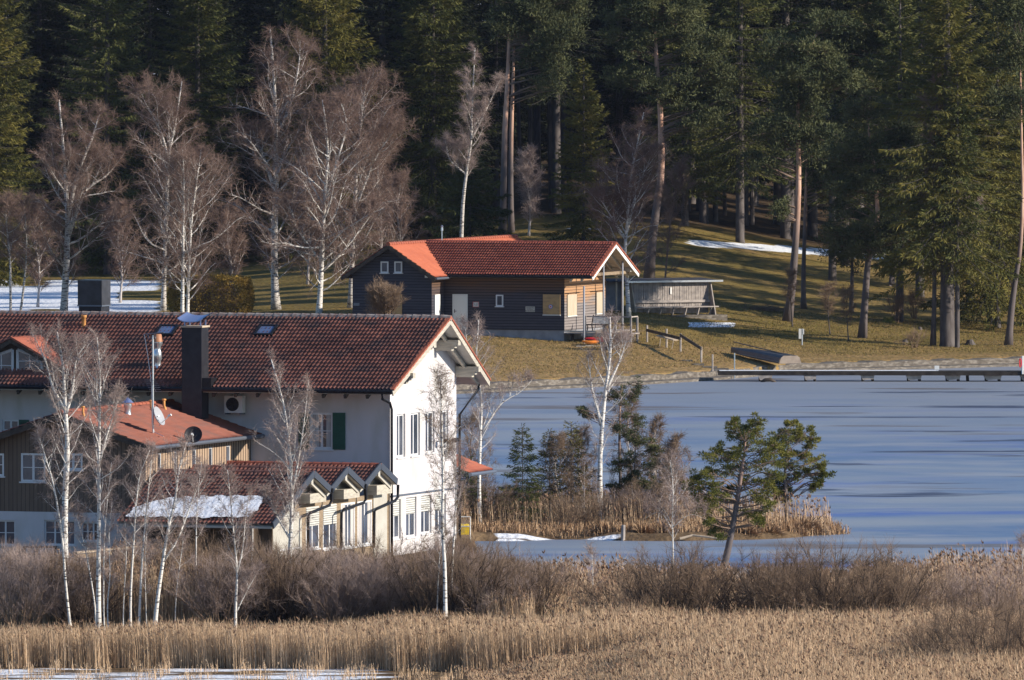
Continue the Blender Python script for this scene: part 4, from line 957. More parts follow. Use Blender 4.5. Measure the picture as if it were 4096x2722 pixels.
for p0,p1 in ((2267,2305),(2381,2412)):
    a = K.on_x(p0,1260,0); b = K.on_x(p1,1178,0); kshut((0,0,0), Yv, X, a.y, b.y, z0, z1, M['ply_pale'], (.3,.5) if p0 < 2300 else (.9,.2))
# signs on the hut
def sign(px0,px1,py0,py1,y,txt,size,label,m=None,frame_=None):
    u0,u1,z0,z1 = khole(px0,px1,py0,py1,y); w_, h_ = (u1-u0), (z1-z0)
    t = empty('sign', K.wp((u0+u1)/2, y-.01, z0), K.a, label, 'sign')
    MB().box((-w_/2,-.03,0),(w_/2,0,h_)).build('board', m or M['sign_white'], t)
    if frame_:
        mb = MB(); f = .025
        for a in ((-w_/2,0,w_/2,f),(-w_/2,h_-f,w_/2,h_),(-w_/2,f,-w_/2+f,h_-f),(w_/2-f,f,w_/2,h_-f)): mb.box((a[0],-.036,a[1]),(a[2],-.031,a[3]))
        mb.build('border', frame_, t)
    if txt: text_part(txt, size, (0,-.034,h_/2), (math.pi/2,0,0), M['black'], t)
sign(1892,1916,1208,1229,0,'Bitte keine\nFahrräder\nabstellen',.075,'small white notice with a red border beside the hut door',frame_=mat('sign_red', (.55,.12,.10)))
sign(2103,2140,1227,1248,0,'Betreten der\nELWR be-\nauf den Bootsst!',.085,'larger cream notice board on the hut wall left of the plywood shutter',M['cream'])
sign(1415,1438,1213,1224,-2.1,'',.1,'small grey plate low on the left corner of the hut',M['grey_metal'])
sign(1700,1712,1103,1112,-2.1,'',.1,'small white lamp box under the eave of the hut wing')
# lightning rod / vent pipe on ridge
p = K.on_y(1768,975,KY); MB().tube([(p.x,KY,KR),(p.x,KY,KR+.65)], .035, 6).build('vent_pipe', M['bright_metal'], hut)
MB().lathe((p.x,KY,KR+.66), [(.0,-.02),(.07,0),(.06,.2),(.09,.25),(0,.33)], 8).build('vent_hood', M['bright_metal'], hut)
# deck with railing
dk = empty('deck', K.O, K.a, 'weathered wooden deck with a grey railing at the gable end of the hut', 'deck')
fx = lambda px: K.on_y(px, 1300, -.05).x
x0, x1, x2, x3 = fx(2325), fx(2345), fx(2465), fx(2530)
dx1 = 2.75; dy0, dy1 = 1.9, 7.6
fl = K.on_x(2400,1322,2.3).z if False else floor-.12
MB().box((.02,1.2,fl-.06),(1.85,6.9,fl)).build('platform', M['grey_wood'], dk)
MB().box((.02,-.04,fl-.06),(x3,1.197,fl)).build('platform', M['grey_wood'], dk)
MB().box((x0,-.13,fl-.20),(x3,-.05,fl-.01)).build('fascia', M['grey_wood'], dk)
zr = K.on_y(2400,1265,-.1).z
MB().box((x1,-.16,zr-.07),(x3,-.04,zr)).build('rail', M['grey_wood'], dk)
MB().box((x1,-.14,(zr+fl)/2-.05),(x3,-.06,(zr+fl)/2+.02)).build('rail', M['dark_wood'], dk)
for px in (2345,2465,2527):
    q = fx(px); MB().box((q-.05,-.24,-.75 if px == 2527 else fl-.2),(q+.05,-.165,zr+.02)).build('post', M['grey_wood'], dk)
MB().box((x3-.06,-.04,zr-.06),(x3,.9,zr)).build('rail', M['grey_wood'], dk)
for y in (.9,): MB().box((x3-.1,y-.05,fl-1.0),(x3+.0,y+.05,zr-.06)).build('post', M['grey_wood'], dk)
for x in (.3, 1.4, 2.5): MB().box((x-.07,.4,-1.1),(x+.07,.55,fl-.06)).build('footing', M['dark_wood'], dk)
# bench on deck (white curved garden bench seen from its end)
bx_ = K.on_y(2400,1300,.9)
bn = empty('garden_bench', K.wp(bx_.x-.15,.9,fl), K.a-.25, 'white slatted garden bench with black iron ends on the hut deck', 'bench')
mb = MB(); mb2 = MB()
for i in range(6): mb.box((-.55,.32+.02*i,.5+.075*i),(.55,.35+.02*i,.56+.075*i))
mb.build('backrest', M['sign_white'], bn)
for i in range(5): mb2.box((-.55,-.15+.09*i,.42),(.55,-.08+.09*i,.45))
mb2.build('seat', M['sign_white'], bn)
for x in (-.6,.56): 
    mb = MB(); mb.tube([(x,-.2,0),(x,-.1,.3),(x,-.2,.42),(x,.3,.42),(x,.48,.98)], .035, 6); mb.tube([(x,.3,.42),(x,.42,0)], .035, 6); mb.build('side_frame', M['dark_metal'], bn)
# kayaks on the ground below the deck
def kayak(px0, px1, py, Y, m, label, h=.32, dz=0, w=.7):
    a = at(px0, py, Y); L = wx(px1, Y)-a.x; n = 14; mb = MB(); vs = []
    for i in range(n+1):
        t = i/n; s = math.sin(math.pi*min(max(t, .03), .97))**.5; z = .10*abs(2*t-1)**3
        for k in range(10):
            th = 2*math.pi*k/10; vs.append((t*L, math.cos(th)*w/2*s, h/2+math.sin(th)*h/2*s+z*.6))
    mb.add(vs, [(i*10+k, i*10+(k+1)%10, (i+1)*10+(k+1)%10, (i+1)*10+k) for i in range(n) for k in range(10)]+[tuple(range(10)), tuple(n*10+k for k in range(10))])
    t = empty('kayak', (a.x, Y, a.z-h/2), 0, label, 'kayak'); mb.build('hull', m, t, smooth=True)
    c = MB(); c.lathe((L*.5,0,h*.5+h*.46), [(.16,0),(.20,.0),(.20,.03),(.16,.03)], 12); c.build('cockpit_rim', M['dark_metal'], t)
kayak(2338,2442,1359,626.3,M['red'],'red kayak lying on its rack below the hut deck')
kayak(2327,2400,1369,625.6,M['orange'],'orange kayak lying lower, in front of the red one',.22)
g1 = at(2305,1385,625.2); g2 = at(2520,1375,625.2)
t = empty('timber_step', (g1.x,625.2,g1.z-.15), 0, 'pale broken concrete kerb under the kayaks', 'kerb')
for i in range(6):
    x = i*.52; MB().box((x,-.2,random.uniform(-.35,-.3)),(x+.49,.25,random.uniform(.12,.24)+.02*i)).build('block', mat('pale_stone', (.55,.52,.46), (.42,.39,.34), 3), t) if i == 0 else MB().box((x,-.2+random.uniform(-.05,.05),-.35),(x+.49,.25,random.uniform(.10,.24))).build('block', bpy.data.materials['pale_stone'], t)
# ---- long sheltered bench wall to the right of the hut
gW = ground_at(2700, 1274); YW = gW.y+1.2
BF = Frame(2520, YW, gW.z, -26)
bw = empty('windbreak_bench', BF.O, BF.a, 'long grey plank windbreak wall with a built-in bench and a low felt roof', 'windbreak')
A = BF.on_y(2520,1252,0); B_ = BF.on_y(2836,1252,0); L = B_.x; ztp = BF.on_y(2600,1128,0).z; zbt = BF.on_y(2600,1255,0).z
mb = MB(); n = 46
for i in range(n):
    x = i*L/n; mb.box((x,random.uniform(-.02,.02),zbt),(x+L/n*.80,.05,ztp))
mb.build('planks', M['grey_wood'], bw); MB().box((0,.06,zbt),(L,.09,ztp)).build('backing', M['dark_wood'], bw)
zb1 = BF.on_y(2600,1205,-.12).z; MB().box((0,-.13,zb1-.11),(L,-.04,zb1+.04)).build('backrest', M['grey_wood'], bw)
zs_ = BF.on_y(2600,1228,-.5).z; MB().box((0,-.62,zs_-.07),(L+.35,-.16,zs_)).build('seat', M['grey_wood'], bw)
for i in range(7): MB().obox((.15+i*(L+.0)/6.3,-.52,zs_-.07),(.08+i*(L+.0)/6.3,-.40,zbt-.15), .07, .1).build('bench_leg', M['grey_wood'], bw)
for x in (0, L+.02):
    mb = MB(); mb.prism([(x,-.8,zbt-.1),(x,.0,zbt-.1),(x,.0,ztp),(x,-.12,ztp)], (.06,0,0)); mb.build('end_brace', M['light_wood'] if x == 0 else M['grey_wood'], bw)
x9 = BF.on_y(2862,1130,0).x
MB().prism([(-1.55,-.35,ztp+.02),(-1.55,1.9,ztp+.12),(-1.55,1.9,ztp+.17),(-1.55,-.35,ztp+.07)], (x9+1.55,0,0)).build('roof', M['roof_felt'], bw)
MB().box((-.3,-.42,ztp-.04),(x9+.3,-.36,ztp+.07)).build('roof_edge', M['bright_metal'], bw)
MB().box((-1.5,.9,zbt-.2),(-.02,.95,ztp)).build('screen', M['plinth'], bw)
MB().box((1.75+.9,-.06,ztp-.75),(1.75+1.0,-.03,ztp-.35)).build('notice', M['sign_white'], bw)
MB().tube([(-1.0,-.2,zbt-.2),(-1.0,-.2,ztp+.35)], .05, 6).build('post', M['light_wood'], bw)
g = BF.on_y(2905,1275,-1.0)
MB().box((0,-1.15,-1.4),(g.x,.5,zbt-.10)).build('stone_base', M['concrete'], bw)
# ================================================================ vegetation helpers
def unit(v): return v/np.maximum(np.linalg.norm(v, axis=-1, keepdims=True), 1e-9)
def seg_geo(S, n):
    """S (N,8): p0 p1 r0 r1 -> verts, quads"""
    S = np.asarray(S, float); p0, p1 = S[:, :3], S[:, 3:6]; d = unit(p1-p0)
    ref = np.where(np.abs(d[:, 2:3]) > .9, np.array([[1.,0,0]]), np.array([[0,0,1.]])); a = unit(np.cross(d, ref)); b = np.cross(d, a)
    th = 2*np.pi*np.arange(n)/n; c, s = np.cos(th)[None, :, None], np.sin(th)[None, :, None]
    ring = a[:, None]*c+b[:, None]*s
    V = np.concatenate([p0[:, None]+ring*S[:, 6][:, None, None], p1[:, None]+ring*S[:, 7][:, None, None]], 1)
    N = len(S); base = (np.arange(N)*2*n)[:, None, None]; k = np.arange(n)
    q = np.stack([k, (k+1) % n, n+(k+1) % n, n+k], 1)[None]+base
    return V.reshape(-1, 3), q.reshape(-1, 4)
def kites(P, D, L, W, rng, up=None):
    """leaf shaped quads at P along D"""
    D = unit(D); r = rng.normal(size=P.shape); s = unit(np.cross(D, r)); L = L[:, None]; W = W[:, None]
    V = np.stack([P, P+D*L*.45+s*W*.5, P+D*L, P+D*L*.45-s*W*.5], 1)
    return V.reshape(-1, 3), np.arange(len(P)*4).reshape(-1, 4)
def join(parts):
    """parts: list of (V, faces, mat)"""
    off = 0; Vs = []; Fs = []; Ms = []
    for V, f, m in parts:
        if not len(V): continue
        Vs.append(V); Fs.append(f+off); Ms.append(np.full(len(f), m)); off += len(V)
    return np.concatenate(Vs), Fs, Ms
def poly_at(pts, t):
    """point on polyline (K,3) at fraction t"""
    n = len(pts)-1; f = min(max(t, 0), .99999)*n; i = int(f); return pts[i]+(pts[i+1]-pts[i])*(f-i)
def smooth_poly(pts, n):
    pts = np.array([list(p) for p in pts], float); t = np.linspace(0, 1, len(pts)); tt = np.linspace(0, 1, n)
    m = np.gradient(pts, t, axis=0) if len(pts) > 2 else np.repeat(((pts[-1]-pts[0]))[None], len(pts), 0)
    out = []
    for x in tt:
        i = min(int(x*(len(pts)-1)), len(pts)-2); h = t[i+1]-t[i]; s = (x-t[i])/h
        out.append((2*s**3-3*s**2+1)*pts[i]+(s**3-2*s**2+s)*h*m[i]+(-2*s**3+3*s**2)*pts[i+1]+(s**3-s**2)*h*m[i+1])
    return np.array(out)
def limb(p, d, L, r, rng, bend_up=.25, droop=.15, wig=.12, n=6):
    pts = [np.array(p)]; d = unit(np.array(d, float)); seg = L/n
    for i in range(n):
        d = unit(d+np.array([0, 0, bend_up/n*2])*(1 if i < n*.6 else -droop/max(bend_up, .01))+rng.normal(size=3)*wig)
        pts.append(pts[-1]+d*seg)
    pts = np.array(pts); rr = r*(1-np.linspace(0, 1, n+1)*.88)
    return pts, rr
def segs_of(pts, rr): return np.concatenate([pts[:-1], pts[1:], rr[:-1, None], rr[1:, None]], 1)
def bare_tree(stems, r0, seed, t0=.3, nb=26, Lmax=2.6, elev=(35, 60), twig_n=6, twig_L=.5, twig_r=.006, droop=.2, sub=3.2, keep_low=1.0, shape=None, name='birch',
              loc=None, mats=None, label=None, cat='birch', group=None, limb_r=.017, up=.35, taper=.8):
    """leafless tree: stems are local polylines (first = trunk). thing > trunk, crown"""
    rng = np.random.default_rng(seed); mats = mats or (M['birch'], M['birch_limb'], M['twig'])
    trunk_mb = MB(); white = []; mid = []; anchors = []; adirs = []
    for si, st_p in enumerate(stems):
        pts = smooth_poly(st_p, 14 if si == 0 else 9); n = len(pts)
        r_0 = r0 if si == 0 else r0*.55; rr = r_0*(1-np.linspace(0, 1, n)**.9*(taper+.12)) if si else r_0*(1-np.linspace(0, 1, n)*taper*.98)
        if si == 0: rr[0] *= 1.35; rr[1] *= 1.05
        trunk_mb.tube([Vector(p) for p in pts], list(rr), 8)
        H_ = pts[-1][2]; N = nb if si == 0 else max(4, int(nb*.45)); lo = t0 if si == 0 else .15
        for i in range(N):
            t = lo+(1-lo)*((i+rng.random()*.8)/N); p = poly_at(pts, t); rt = np.interp(t, np.linspace(0, 1, n), rr)
            sh = shape(t) if shape else math.sin(math.pi*min(1, ((t-lo)/(1-lo))*.85+.18))**.7
            L = Lmax*sh*rng.uniform(.65, 1.15)*(1 if si == 0 else .7); L = max(L, .35)
            az = i*2.399+rng.uniform(-.4, .4)+si; e = math.radians(rng.uniform(*elev))
            d = np.array([math.cos(az)*math.cos(e), math.sin(az)*math.cos(e), math.sin(e)])
            rb = min(rt*.55, L*limb_r); bp, br = limb(p, d, L, rb, rng, up, droop); white.append(segs_of(bp, br))
            ns = max(2, int(L*sub))
            for j in range(ns):
                s = .22+.75*(j+rng.random()*.6)/ns; q = poly_at(bp, s); bd = poly_at(np.gradient(bp, axis=0), s); L2 = L*(.52-.25*s)*rng.uniform(.6, 1.2)
                sd = unit(unit(bd)*.9+rng.normal(size=3)*.65+np.array([0,0,.15])); sp, sr = limb(q, sd, L2, max(rb*.38*(1-s*.4), .006), rng, up*.5, droop*1.5, .18, 4); mid.append(segs_of(sp, sr))
                for k in range(1, 5): anchors.append(sp[k]); adirs.append(sp[k]-sp[k-1])
            for k in range(2, len(bp)): anchors.append(bp[k]); adirs.append(bp[k]-bp[k-1])
    A = np.array(anchors); D = unit(np.array(adirs)); A = np.repeat(A, twig_n, 0); D = np.repeat(D, twig_n, 0); N = len(A)
    d1 = unit(D*.7+rng.normal(size=(N, 3))*.55+np.array([0, 0, .12])); Lt = twig_L*rng.uniform(.35, 1.1, (N, 1)); st_ = A+rng.normal(size=(N, 3))*.03
    m1 = st_+d1*Lt*.55; d2 = unit(d1+rng.normal(size=(N, 3))*.35+np.array([0, 0, -droop*1.6])); e1 = m1+d2*Lt*.6
    r1 = np.full((N, 1), twig_r)
    T = np.concatenate([np.concatenate([st_, m1, r1*1.2, r1*.9], 1), np.concatenate([m1, e1, r1*.9, r1*.4], 1)])
    root = empty(name, loc, 0, label, cat, group)
    trunk_mb.build('trunk', mats[0], root, smooth=True)
    a = seg_geo(np.concatenate(white), 5); b = seg_geo(np.concatenate(mid), 3); c = seg_geo(T, 3)
    V, Fs, Ms = join([(a[0], a[1], 0), (b[0], b[1], 1), (c[0], c[1], 2)])
    link('crown', np_mesh('crown', V, Fs, [mats[0], mats[1], mats[2]], Ms), root)
    return root
def stem_px(pts, Y, base, dy=None):
    return [np.array(at(px, py, Y+(dy or 0)*i/len(pts)))-np.array(base) for i, (px, py) in enumerate(pts)]
def px_tree(stems, Y, r0, seed, zbase=None, **kw):
    x = wx(stems[0][0][0], Y); z = terr(x, Y)-.05 if zbase is None else zbase; base = (x, Y, z)
    S = []
    for i, s in enumerate(stems):
        v = stem_px(s, Y, base, kw.get('dy') if i else 0)
        if i == 0: v[0] = np.array([0, 0, 0.])
        S.append(v)
    kw.pop('dy', None)
    return bare_tree(S, r0, seed, loc=base, **kw)
# ---- spruce
def spruce_mesh(H_, R, seed, z0=1.0, dens=26, droop=.35, Lsp=.42, Wsp=.085, irregular=.15, top_pow=.75, step=.36):
    rng = np.random.default_rng(seed); P = []; D = []; wood = []; z = z0
    k = 0
    while z < H_-.15:
        t = (z-z0)/(H_-z0); L0 = R*((1-t)**top_pow)*(.55+.45*min(1, t*6+.25)); nb = 7 if t < .8 else 5
        for i in range(nb):
            az = k*2.399+rng.uniform(-.5, .5); k += 1; zb = z; z = zb+rng.uniform(-.5, .5)*step
            L = L0*rng.uniform(1-irregular*2, 1+irregular)*(1+.22*math.sin(az*2+z*.55+seed)+.12*math.sin(az*3-z*1.3))+.12; up = .30-.75*(1-t)*droop*2
            n = 6; s = np.linspace(0, 1, n+1)
            rad = L*s; zz = z+L*(up*s-.28*s*s*(1-t)+.20*s**3)+rng.uniform(-.1, .1)
            pts = np.stack([np.cos(az)*rad, np.sin(az)*rad, zz], 1)
            wood.append(segs_of(pts, .008+.012*L*.4*(1-s*.9)))
            m = int(dens*1.7*L)+6; u = rng.beta(1.6, 1.0, m)*.97+.03; f = u*n; ii = np.minimum(f.astype(int), n-1); q = pts[ii]+(pts[ii+1]-pts[ii])*(f-ii)[:, None]
            out = np.array([np.cos(az), np.sin(az), 0]); side = np.array([-np.sin(az), np.cos(az), 0])
            sw = rng.uniform(-1, 1, m)*(.10+.30*L*(1-u)*.8+.08); q = q+side*sw[:, None]-np.array([0, 0, 1])*(np.abs(sw)*.25)[:, None]
            d = out*(.55+.3*rng.random(m))[:, None]+side*(np.sign(sw)*rng.uniform(.1, .8, m))[:, None]+np.stack([rng.normal(0,.25,m), rng.normal(0,.25,m), -rng.uniform(-.3, 1.5, m)*(1-t*.6)+.25*t], 1)
            P.append(q); D.append(d); z = zb
        z += step*(1.1-.4*t)
    # leader
    m = 30; P.append(np.stack([rng.normal(0,.03,m), rng.normal(0,.03,m), H_-rng.random(m)*.9], 1)); D.append(np.stack([rng.normal(0,.6,m), rng.normal(0,.6,m), np.full(m, .8)], 1))
    P = np.concatenate(P); D = np.concatenate(D); n = len(P); V, q = kites(P, D, Lsp*.8*rng.uniform(.4, 1.3, n), Wsp*.8*rng.uniform(.6, 1.4, n), rng)
    w_ = seg_geo(np.concatenate(wood), 3); V2, Fs, Ms = join([(V, q, 0), (w_[0], w_[1], 1)])
    return V2, Fs, Ms
def conifer(name, H_, R, seed, loc, label, group=None, mat_='spruce', bare=None, rz=0, lean=0, tr=.018, cat='spruce', **kw):
    root = empty(name, loc, rz, label, cat, group)
    MB().tube([(0,0,-.3),(0,0,.3),(0,0,H_*.3),(0,0,H_*.65),(0,0,H_*.98)], [H_*tr*.85, H_*tr*.62, H_*tr*.5, H_*tr*.3, .02], 9).build('trunk', M['bark_spruce'], root, smooth=True)
    V, Fs, Ms = spruce_mesh(H_, R, seed, **kw); link('crown', np_mesh('crown', V, Fs, [M[mat_], M['bark_spruce']], Ms), root)
    return root
# ---- pine
def tuft_cloud(C, R, per, rng, Ln, Wn, flat=.72):
    """needle tufts filling blobs: C (K,3) R (K,)"""
    P = []; D = []
    for c, r in zip(C, R):
        ns = max(4, int(9*(r/.5)**2)); sc = c+rng.normal(size=(ns, 3))*np.array([r*.60, r*.60, r*.60*flat])
        for s in sc:
            m = per; rr = min(r*.5, .42); dd = unit(rng.normal(size=(m, 3))+np.array([0, 0, .35])); q = s+dd*np.array([1, 1, .55])*(rng.random((m, 1))**.5)*rr
            P.append(q); D.append(dd+np.array([0, 0, .35])+rng.normal(size=(m, 3))*.3)
    P = np.concatenate(P); D = np.concatenate(D); n = len(P)
    return kites(P, D, Ln*rng.uniform(.6, 1.3, n), Wn*rng.uniform(.7, 1.3, n), rng)
def pine(stem, Y, r0, blobs, seed, label, name='pine', zbase=None, mat_='pine', bark='bark_pine', limbm='pine_limb_far', per=26, Ln=.17, Wn=.045, depth=.6, group=None, extra=1, zb_off=.05, fat=1.0, clear=0):
    rng = np.random.default_rng(seed); x = wx(stem[0][0], Y); z = terr(x, Y)-zb_off if zbase is None else zbase; base = np.array([x, Y, z])
    st_ = stem_px(stem, Y, base); st_[0] = np.array([0, 0, 0.]); pts = smooth_poly(st_, 14); n = len(pts); rr = r0*(1-np.linspace(0, 1, n)*.82); rr[0] *= 1.3
    root = empty(name, base, 0, label, 'pine', group)
    MB().tube([Vector(p) for p in pts], list(rr), 9).build('trunk', M[bark], root, smooth=True)
    C = []; R = []; W = []; s = Y/F
    xs = [b[0] for b in blobs]; halfw = (max(xs)-min(xs))/2*s
    for bx, by, br in blobs:
        for e in range(extra+1):
            c = np.array(at(bx+rng.normal()*br*.25*e, by+rng.normal()*br*.2*e, Y))-base; edge = 1-min(1, abs((bx-(max(xs)+min(xs))/2)*s)/max(halfw, .1))*.7
            dpt = rng.uniform(-1, 1); tpx = np.interp(-by, [-q_[1] for q_ in stem], [q_[0] for q_ in stem]); dpt = abs(dpt)*.8+.15 if abs(bx-tpx) < br+14 and clear and by > clear else dpt
            c = c+np.array([0, dpt*depth*halfw*edge, 0]); C.append(c); R.append(br*s*rng.uniform(.85, 1.05)*fat)
            # limb from trunk
            zt_ = c[2]-rng.uniform(.15, .5)*abs(c[0]-np.interp(c[2], pts[:, 2], pts[:, 0])) ; zt_ = min(max(zt_, pts[3][2]), pts[-1][2])
            a = np.array([np.interp(zt_, pts[:, 2], pts[:, k]) for k in range(3)]); mid = (a+c)/2+np.array([0, 0, rng.uniform(-.1, .25)])+rng.normal(size=3)*.12
            pp = smooth_poly([a, mid, c], 7); rb = np.interp(zt_, pts[:, 2], rr)*.30; W.append(segs_of(pp, np.linspace(rb, .012, 7)))
            for k in range(4):
                q = pp[rng.integers(3, 7)]; e_ = c+rng.normal(size=3)*np.array([.6,.6,.35])*br*s; W.append(segs_of(smooth_poly([q, (q+e_)/2+rng.normal(size=3)*.05, e_], 4), np.linspace(.016, .005, 4)))
    V, q = tuft_cloud(np.array(C), np.array(R), per, rng, Ln, Wn); w_ = seg_geo(np.concatenate(W), 4)
    V2, Fs, Ms = join([(V, q, 0), (w_[0], w_[1], 1)]); link('crown', np_mesh('crown', V2, Fs, [M[mat_], M[limbm]], Ms), root)
    return root
# ================================================================ far forest
def spruce_proto(seed, H_, R, mat_='spruce_dark', **kw):
    V, Fs, Ms = spruce_mesh(H_, R, seed, **kw); cm = np_mesh('crown', V, Fs, [M[mat_], M['bark_spruce']], Ms)
    t = MB().tube([(0,0,-.5),(0,0,.3),(0,0,H_*.3),(0,0,H_*.65),(0,0,H_*.98)], [H_*.014, H_*.0115, H_*.009, H_*.006, .02], 8); o = t.build('trunk', M['bark_spruce'], None, smooth=True)
    tm = o.data; bpy.data.objects.remove(o); return tm, cm
PRO = [spruce_proto(11, 26, 3.9, z0=1.5, dens=20, irregular=.22), spruce_proto(12, 28, 3.5, z0=5.5, dens=20, irregular=.28), spruce_proto(13, 24, 4.3, z0=1.2, dens=20, irregular=.2), spruce_proto(14, 29, 3.4, z0=8.5, dens=20, irregular=.3)]
PINEV = None
def put(pro, x, Y, s, rz, label, group, name='spruce', cat='spruce'):
    r = empty(name, (x, Y, terr(x, Y)-.1), rz, label, cat, group); r.scale = (s, s, s*random.uniform(.92, 1.08))
    link('trunk', pro[0], r); link('crown', pro[1], r); return r
rf = random.Random(5)
rows = [(738, 4.6), (746, 4.8), (755, 5.0), (766, 5.5), (780, 6.0), (797, 6.5), (815, 6), (838, 6), (865, 6), (895, 6)]
for ri, (Y0, sp) in enumerate(rows):
    x = -42
    while x < 42:
        xx = x+rf.uniform(-1.2, 1.2); Yt = Y0+rf.uniform(-3, 3); px = CX+xx*F/Yt; x += sp
        if ri < 3 and 1950 < px < 2190: continue
        if ri > 5 and (px < 1900 and rf.random() < .5): continue
        if ri < 2 and 2400 < px < 2600: continue
        openz = px > 1900
        k = rf.choice([0, 2]) if ri > 4 else rf.choice([1, 3, 3] if openz else ([0, 2, 1] if ri < 2 else [0, 1, 3]))
        put(PRO[k], xx, Yt, rf.uniform(.88, 1.12), rf.uniform(0, 6.28),
            'tall dark spruce standing in the forest behind the meadow', 'spruces of the dark forest behind the meadow')
for x, Y, k in ((43,664,1),(45,683,1),(60,674,1),(40,702,3),(57,715,3),(43,722,1),(64,735,1),(38.5,735,3)):
    put(PRO[k], x, Y, rf.uniform(.9, 1.1), rf.uniform(0, 6.28), 'tall dark spruce standing in the forest behind the meadow', 'spruces of the dark forest behind the meadow')
# slim bare trunks inside the dark stand
for i, (px, py, Y, r) in enumerate(((2120,870,742,.16),(2085,880,748,.13),(2205,880,744,.15),(2245,890,750,.17),(1985,870,745,.14),(2700,905,745,.14),(2755,900,752,.12),(2862,905,742,.15),(2900,890,756,.12),(3010,900,748,.13))):
    x = wx(px, Y); t = empty('spruce', (x, Y, terr(x, Y)-.1), 0, 'slender bare trunk of a spruce inside the dark stand of trees', 'spruce', 'bare trunks inside the dark stand')
    MB().tube([(0,0,0),(rf.uniform(-.2,.2),0,7),(rf.uniform(-.4,.4),0,20)], [r*1.2, r, r*.6], 7).build('trunk', M['bark_spruce'], t)
# hero conifers in front of the stand
def hero(px, Yb, H_, R, seed, label, **kw):
    x = wx(px, Yb); return conifer('spruce', H_, R, seed, (x, Yb, terr(x, Yb)-.1), label, **kw)
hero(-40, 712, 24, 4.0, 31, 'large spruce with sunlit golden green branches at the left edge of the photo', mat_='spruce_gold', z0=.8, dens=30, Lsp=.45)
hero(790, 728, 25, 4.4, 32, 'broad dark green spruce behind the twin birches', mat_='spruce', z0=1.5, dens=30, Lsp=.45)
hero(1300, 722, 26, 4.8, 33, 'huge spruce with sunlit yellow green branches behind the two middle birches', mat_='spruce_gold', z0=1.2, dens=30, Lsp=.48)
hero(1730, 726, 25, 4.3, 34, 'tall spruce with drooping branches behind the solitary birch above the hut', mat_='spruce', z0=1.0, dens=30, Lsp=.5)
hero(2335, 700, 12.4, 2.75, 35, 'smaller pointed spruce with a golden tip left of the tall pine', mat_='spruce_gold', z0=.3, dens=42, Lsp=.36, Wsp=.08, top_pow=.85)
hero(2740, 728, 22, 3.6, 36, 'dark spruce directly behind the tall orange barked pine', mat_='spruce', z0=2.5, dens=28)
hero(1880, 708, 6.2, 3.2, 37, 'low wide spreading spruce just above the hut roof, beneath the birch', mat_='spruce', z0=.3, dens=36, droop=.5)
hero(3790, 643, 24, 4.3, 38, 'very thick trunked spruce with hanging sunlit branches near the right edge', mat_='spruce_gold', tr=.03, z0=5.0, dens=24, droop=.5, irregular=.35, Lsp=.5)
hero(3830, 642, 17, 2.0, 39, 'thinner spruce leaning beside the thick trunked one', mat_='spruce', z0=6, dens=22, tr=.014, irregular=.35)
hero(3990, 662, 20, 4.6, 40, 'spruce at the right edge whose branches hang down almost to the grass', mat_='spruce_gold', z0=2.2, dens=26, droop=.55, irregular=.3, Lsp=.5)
hero(3600, 664, 22, 2.6, 41, 'dark spruce trunk with thin shoots at its foot, right of the leaning pine', mat_='spruce', z0=3.6, dens=22, irregular=.3)
hero(4140, 674, 24, 4.0, 42, 'spruce partly cut off by the right border of the photo', mat_='spruce', z0=3.5, dens=24, irregular=.3)
hero(3680, 692, 26, 4.6, 43, 'tall dim spruce filling the gap left of the thick trunked spruce', mat_='spruce', z0=4.5, dens=22, irregular=.35)
hero(3960, 700, 27, 4.8, 44, 'tall spruce behind the spruces of the right edge, its top beyond the frame', mat_='spruce', z0=3.5, dens=22, irregular=.35)
hero(3380, 715, 27, 4.6, 45, 'tall dark spruce behind the flat topped pine', mat_='spruce', z0=5.0, dens=20, irregular=.3)
hero(2960, 722, 27, 4.6, 46, 'dark spruce between the two big lit pines', mat_='spruce', z0=4.5, dens=20, irregular=.3)
hero(430, 726, 25, 4.8, 47, 'dark spruce between the two left birches', mat_='spruce', z0=1.5, dens=22, irregular=.3)
# pines of the wood edge
def blobs_ellipse(cx, cy, rx, ry, n, r, seed):
    g = random.Random(seed); out = []
    for _ in range(n):
        a = g.uniform(0, 6.28); q = g.random()**.55; out.append((cx+math.cos(a)*rx*q, cy+math.sin(a)*ry*q, r*g.uniform(.7, 1.25)))
    return out
pine([(2595,1105),(2610,960),(2625,840),(2645,700),(2645,560),(2640,420),(2628,280),(2620,140),(2590,-60),(2570,-160)], 679, .30,
     blobs_ellipse(2760,140,140,120,12,48,1)+blobs_ellipse(2800,300,100,90,9,50,2)+blobs_ellipse(2810,400,85,60,7,48,3)+blobs_ellipse(2520,180,90,60,8,42,4)+blobs_ellipse(2530,330,80,50,6,42,5)+blobs_ellipse(2560,60,120,60,8,45,6)+blobs_ellipse(2740,500,60,40,4,40,7)+blobs_ellipse(2680,20,150,60,8,48,8)+blobs_ellipse(2660,380,60,60,5,38,9)+blobs_ellipse(2620,-100,150,60,8,50,8),
     51, 'tall leaning pine with a pale orange upper trunk between hut and dark forest', per=30, Ln=.24, Wn=.06)
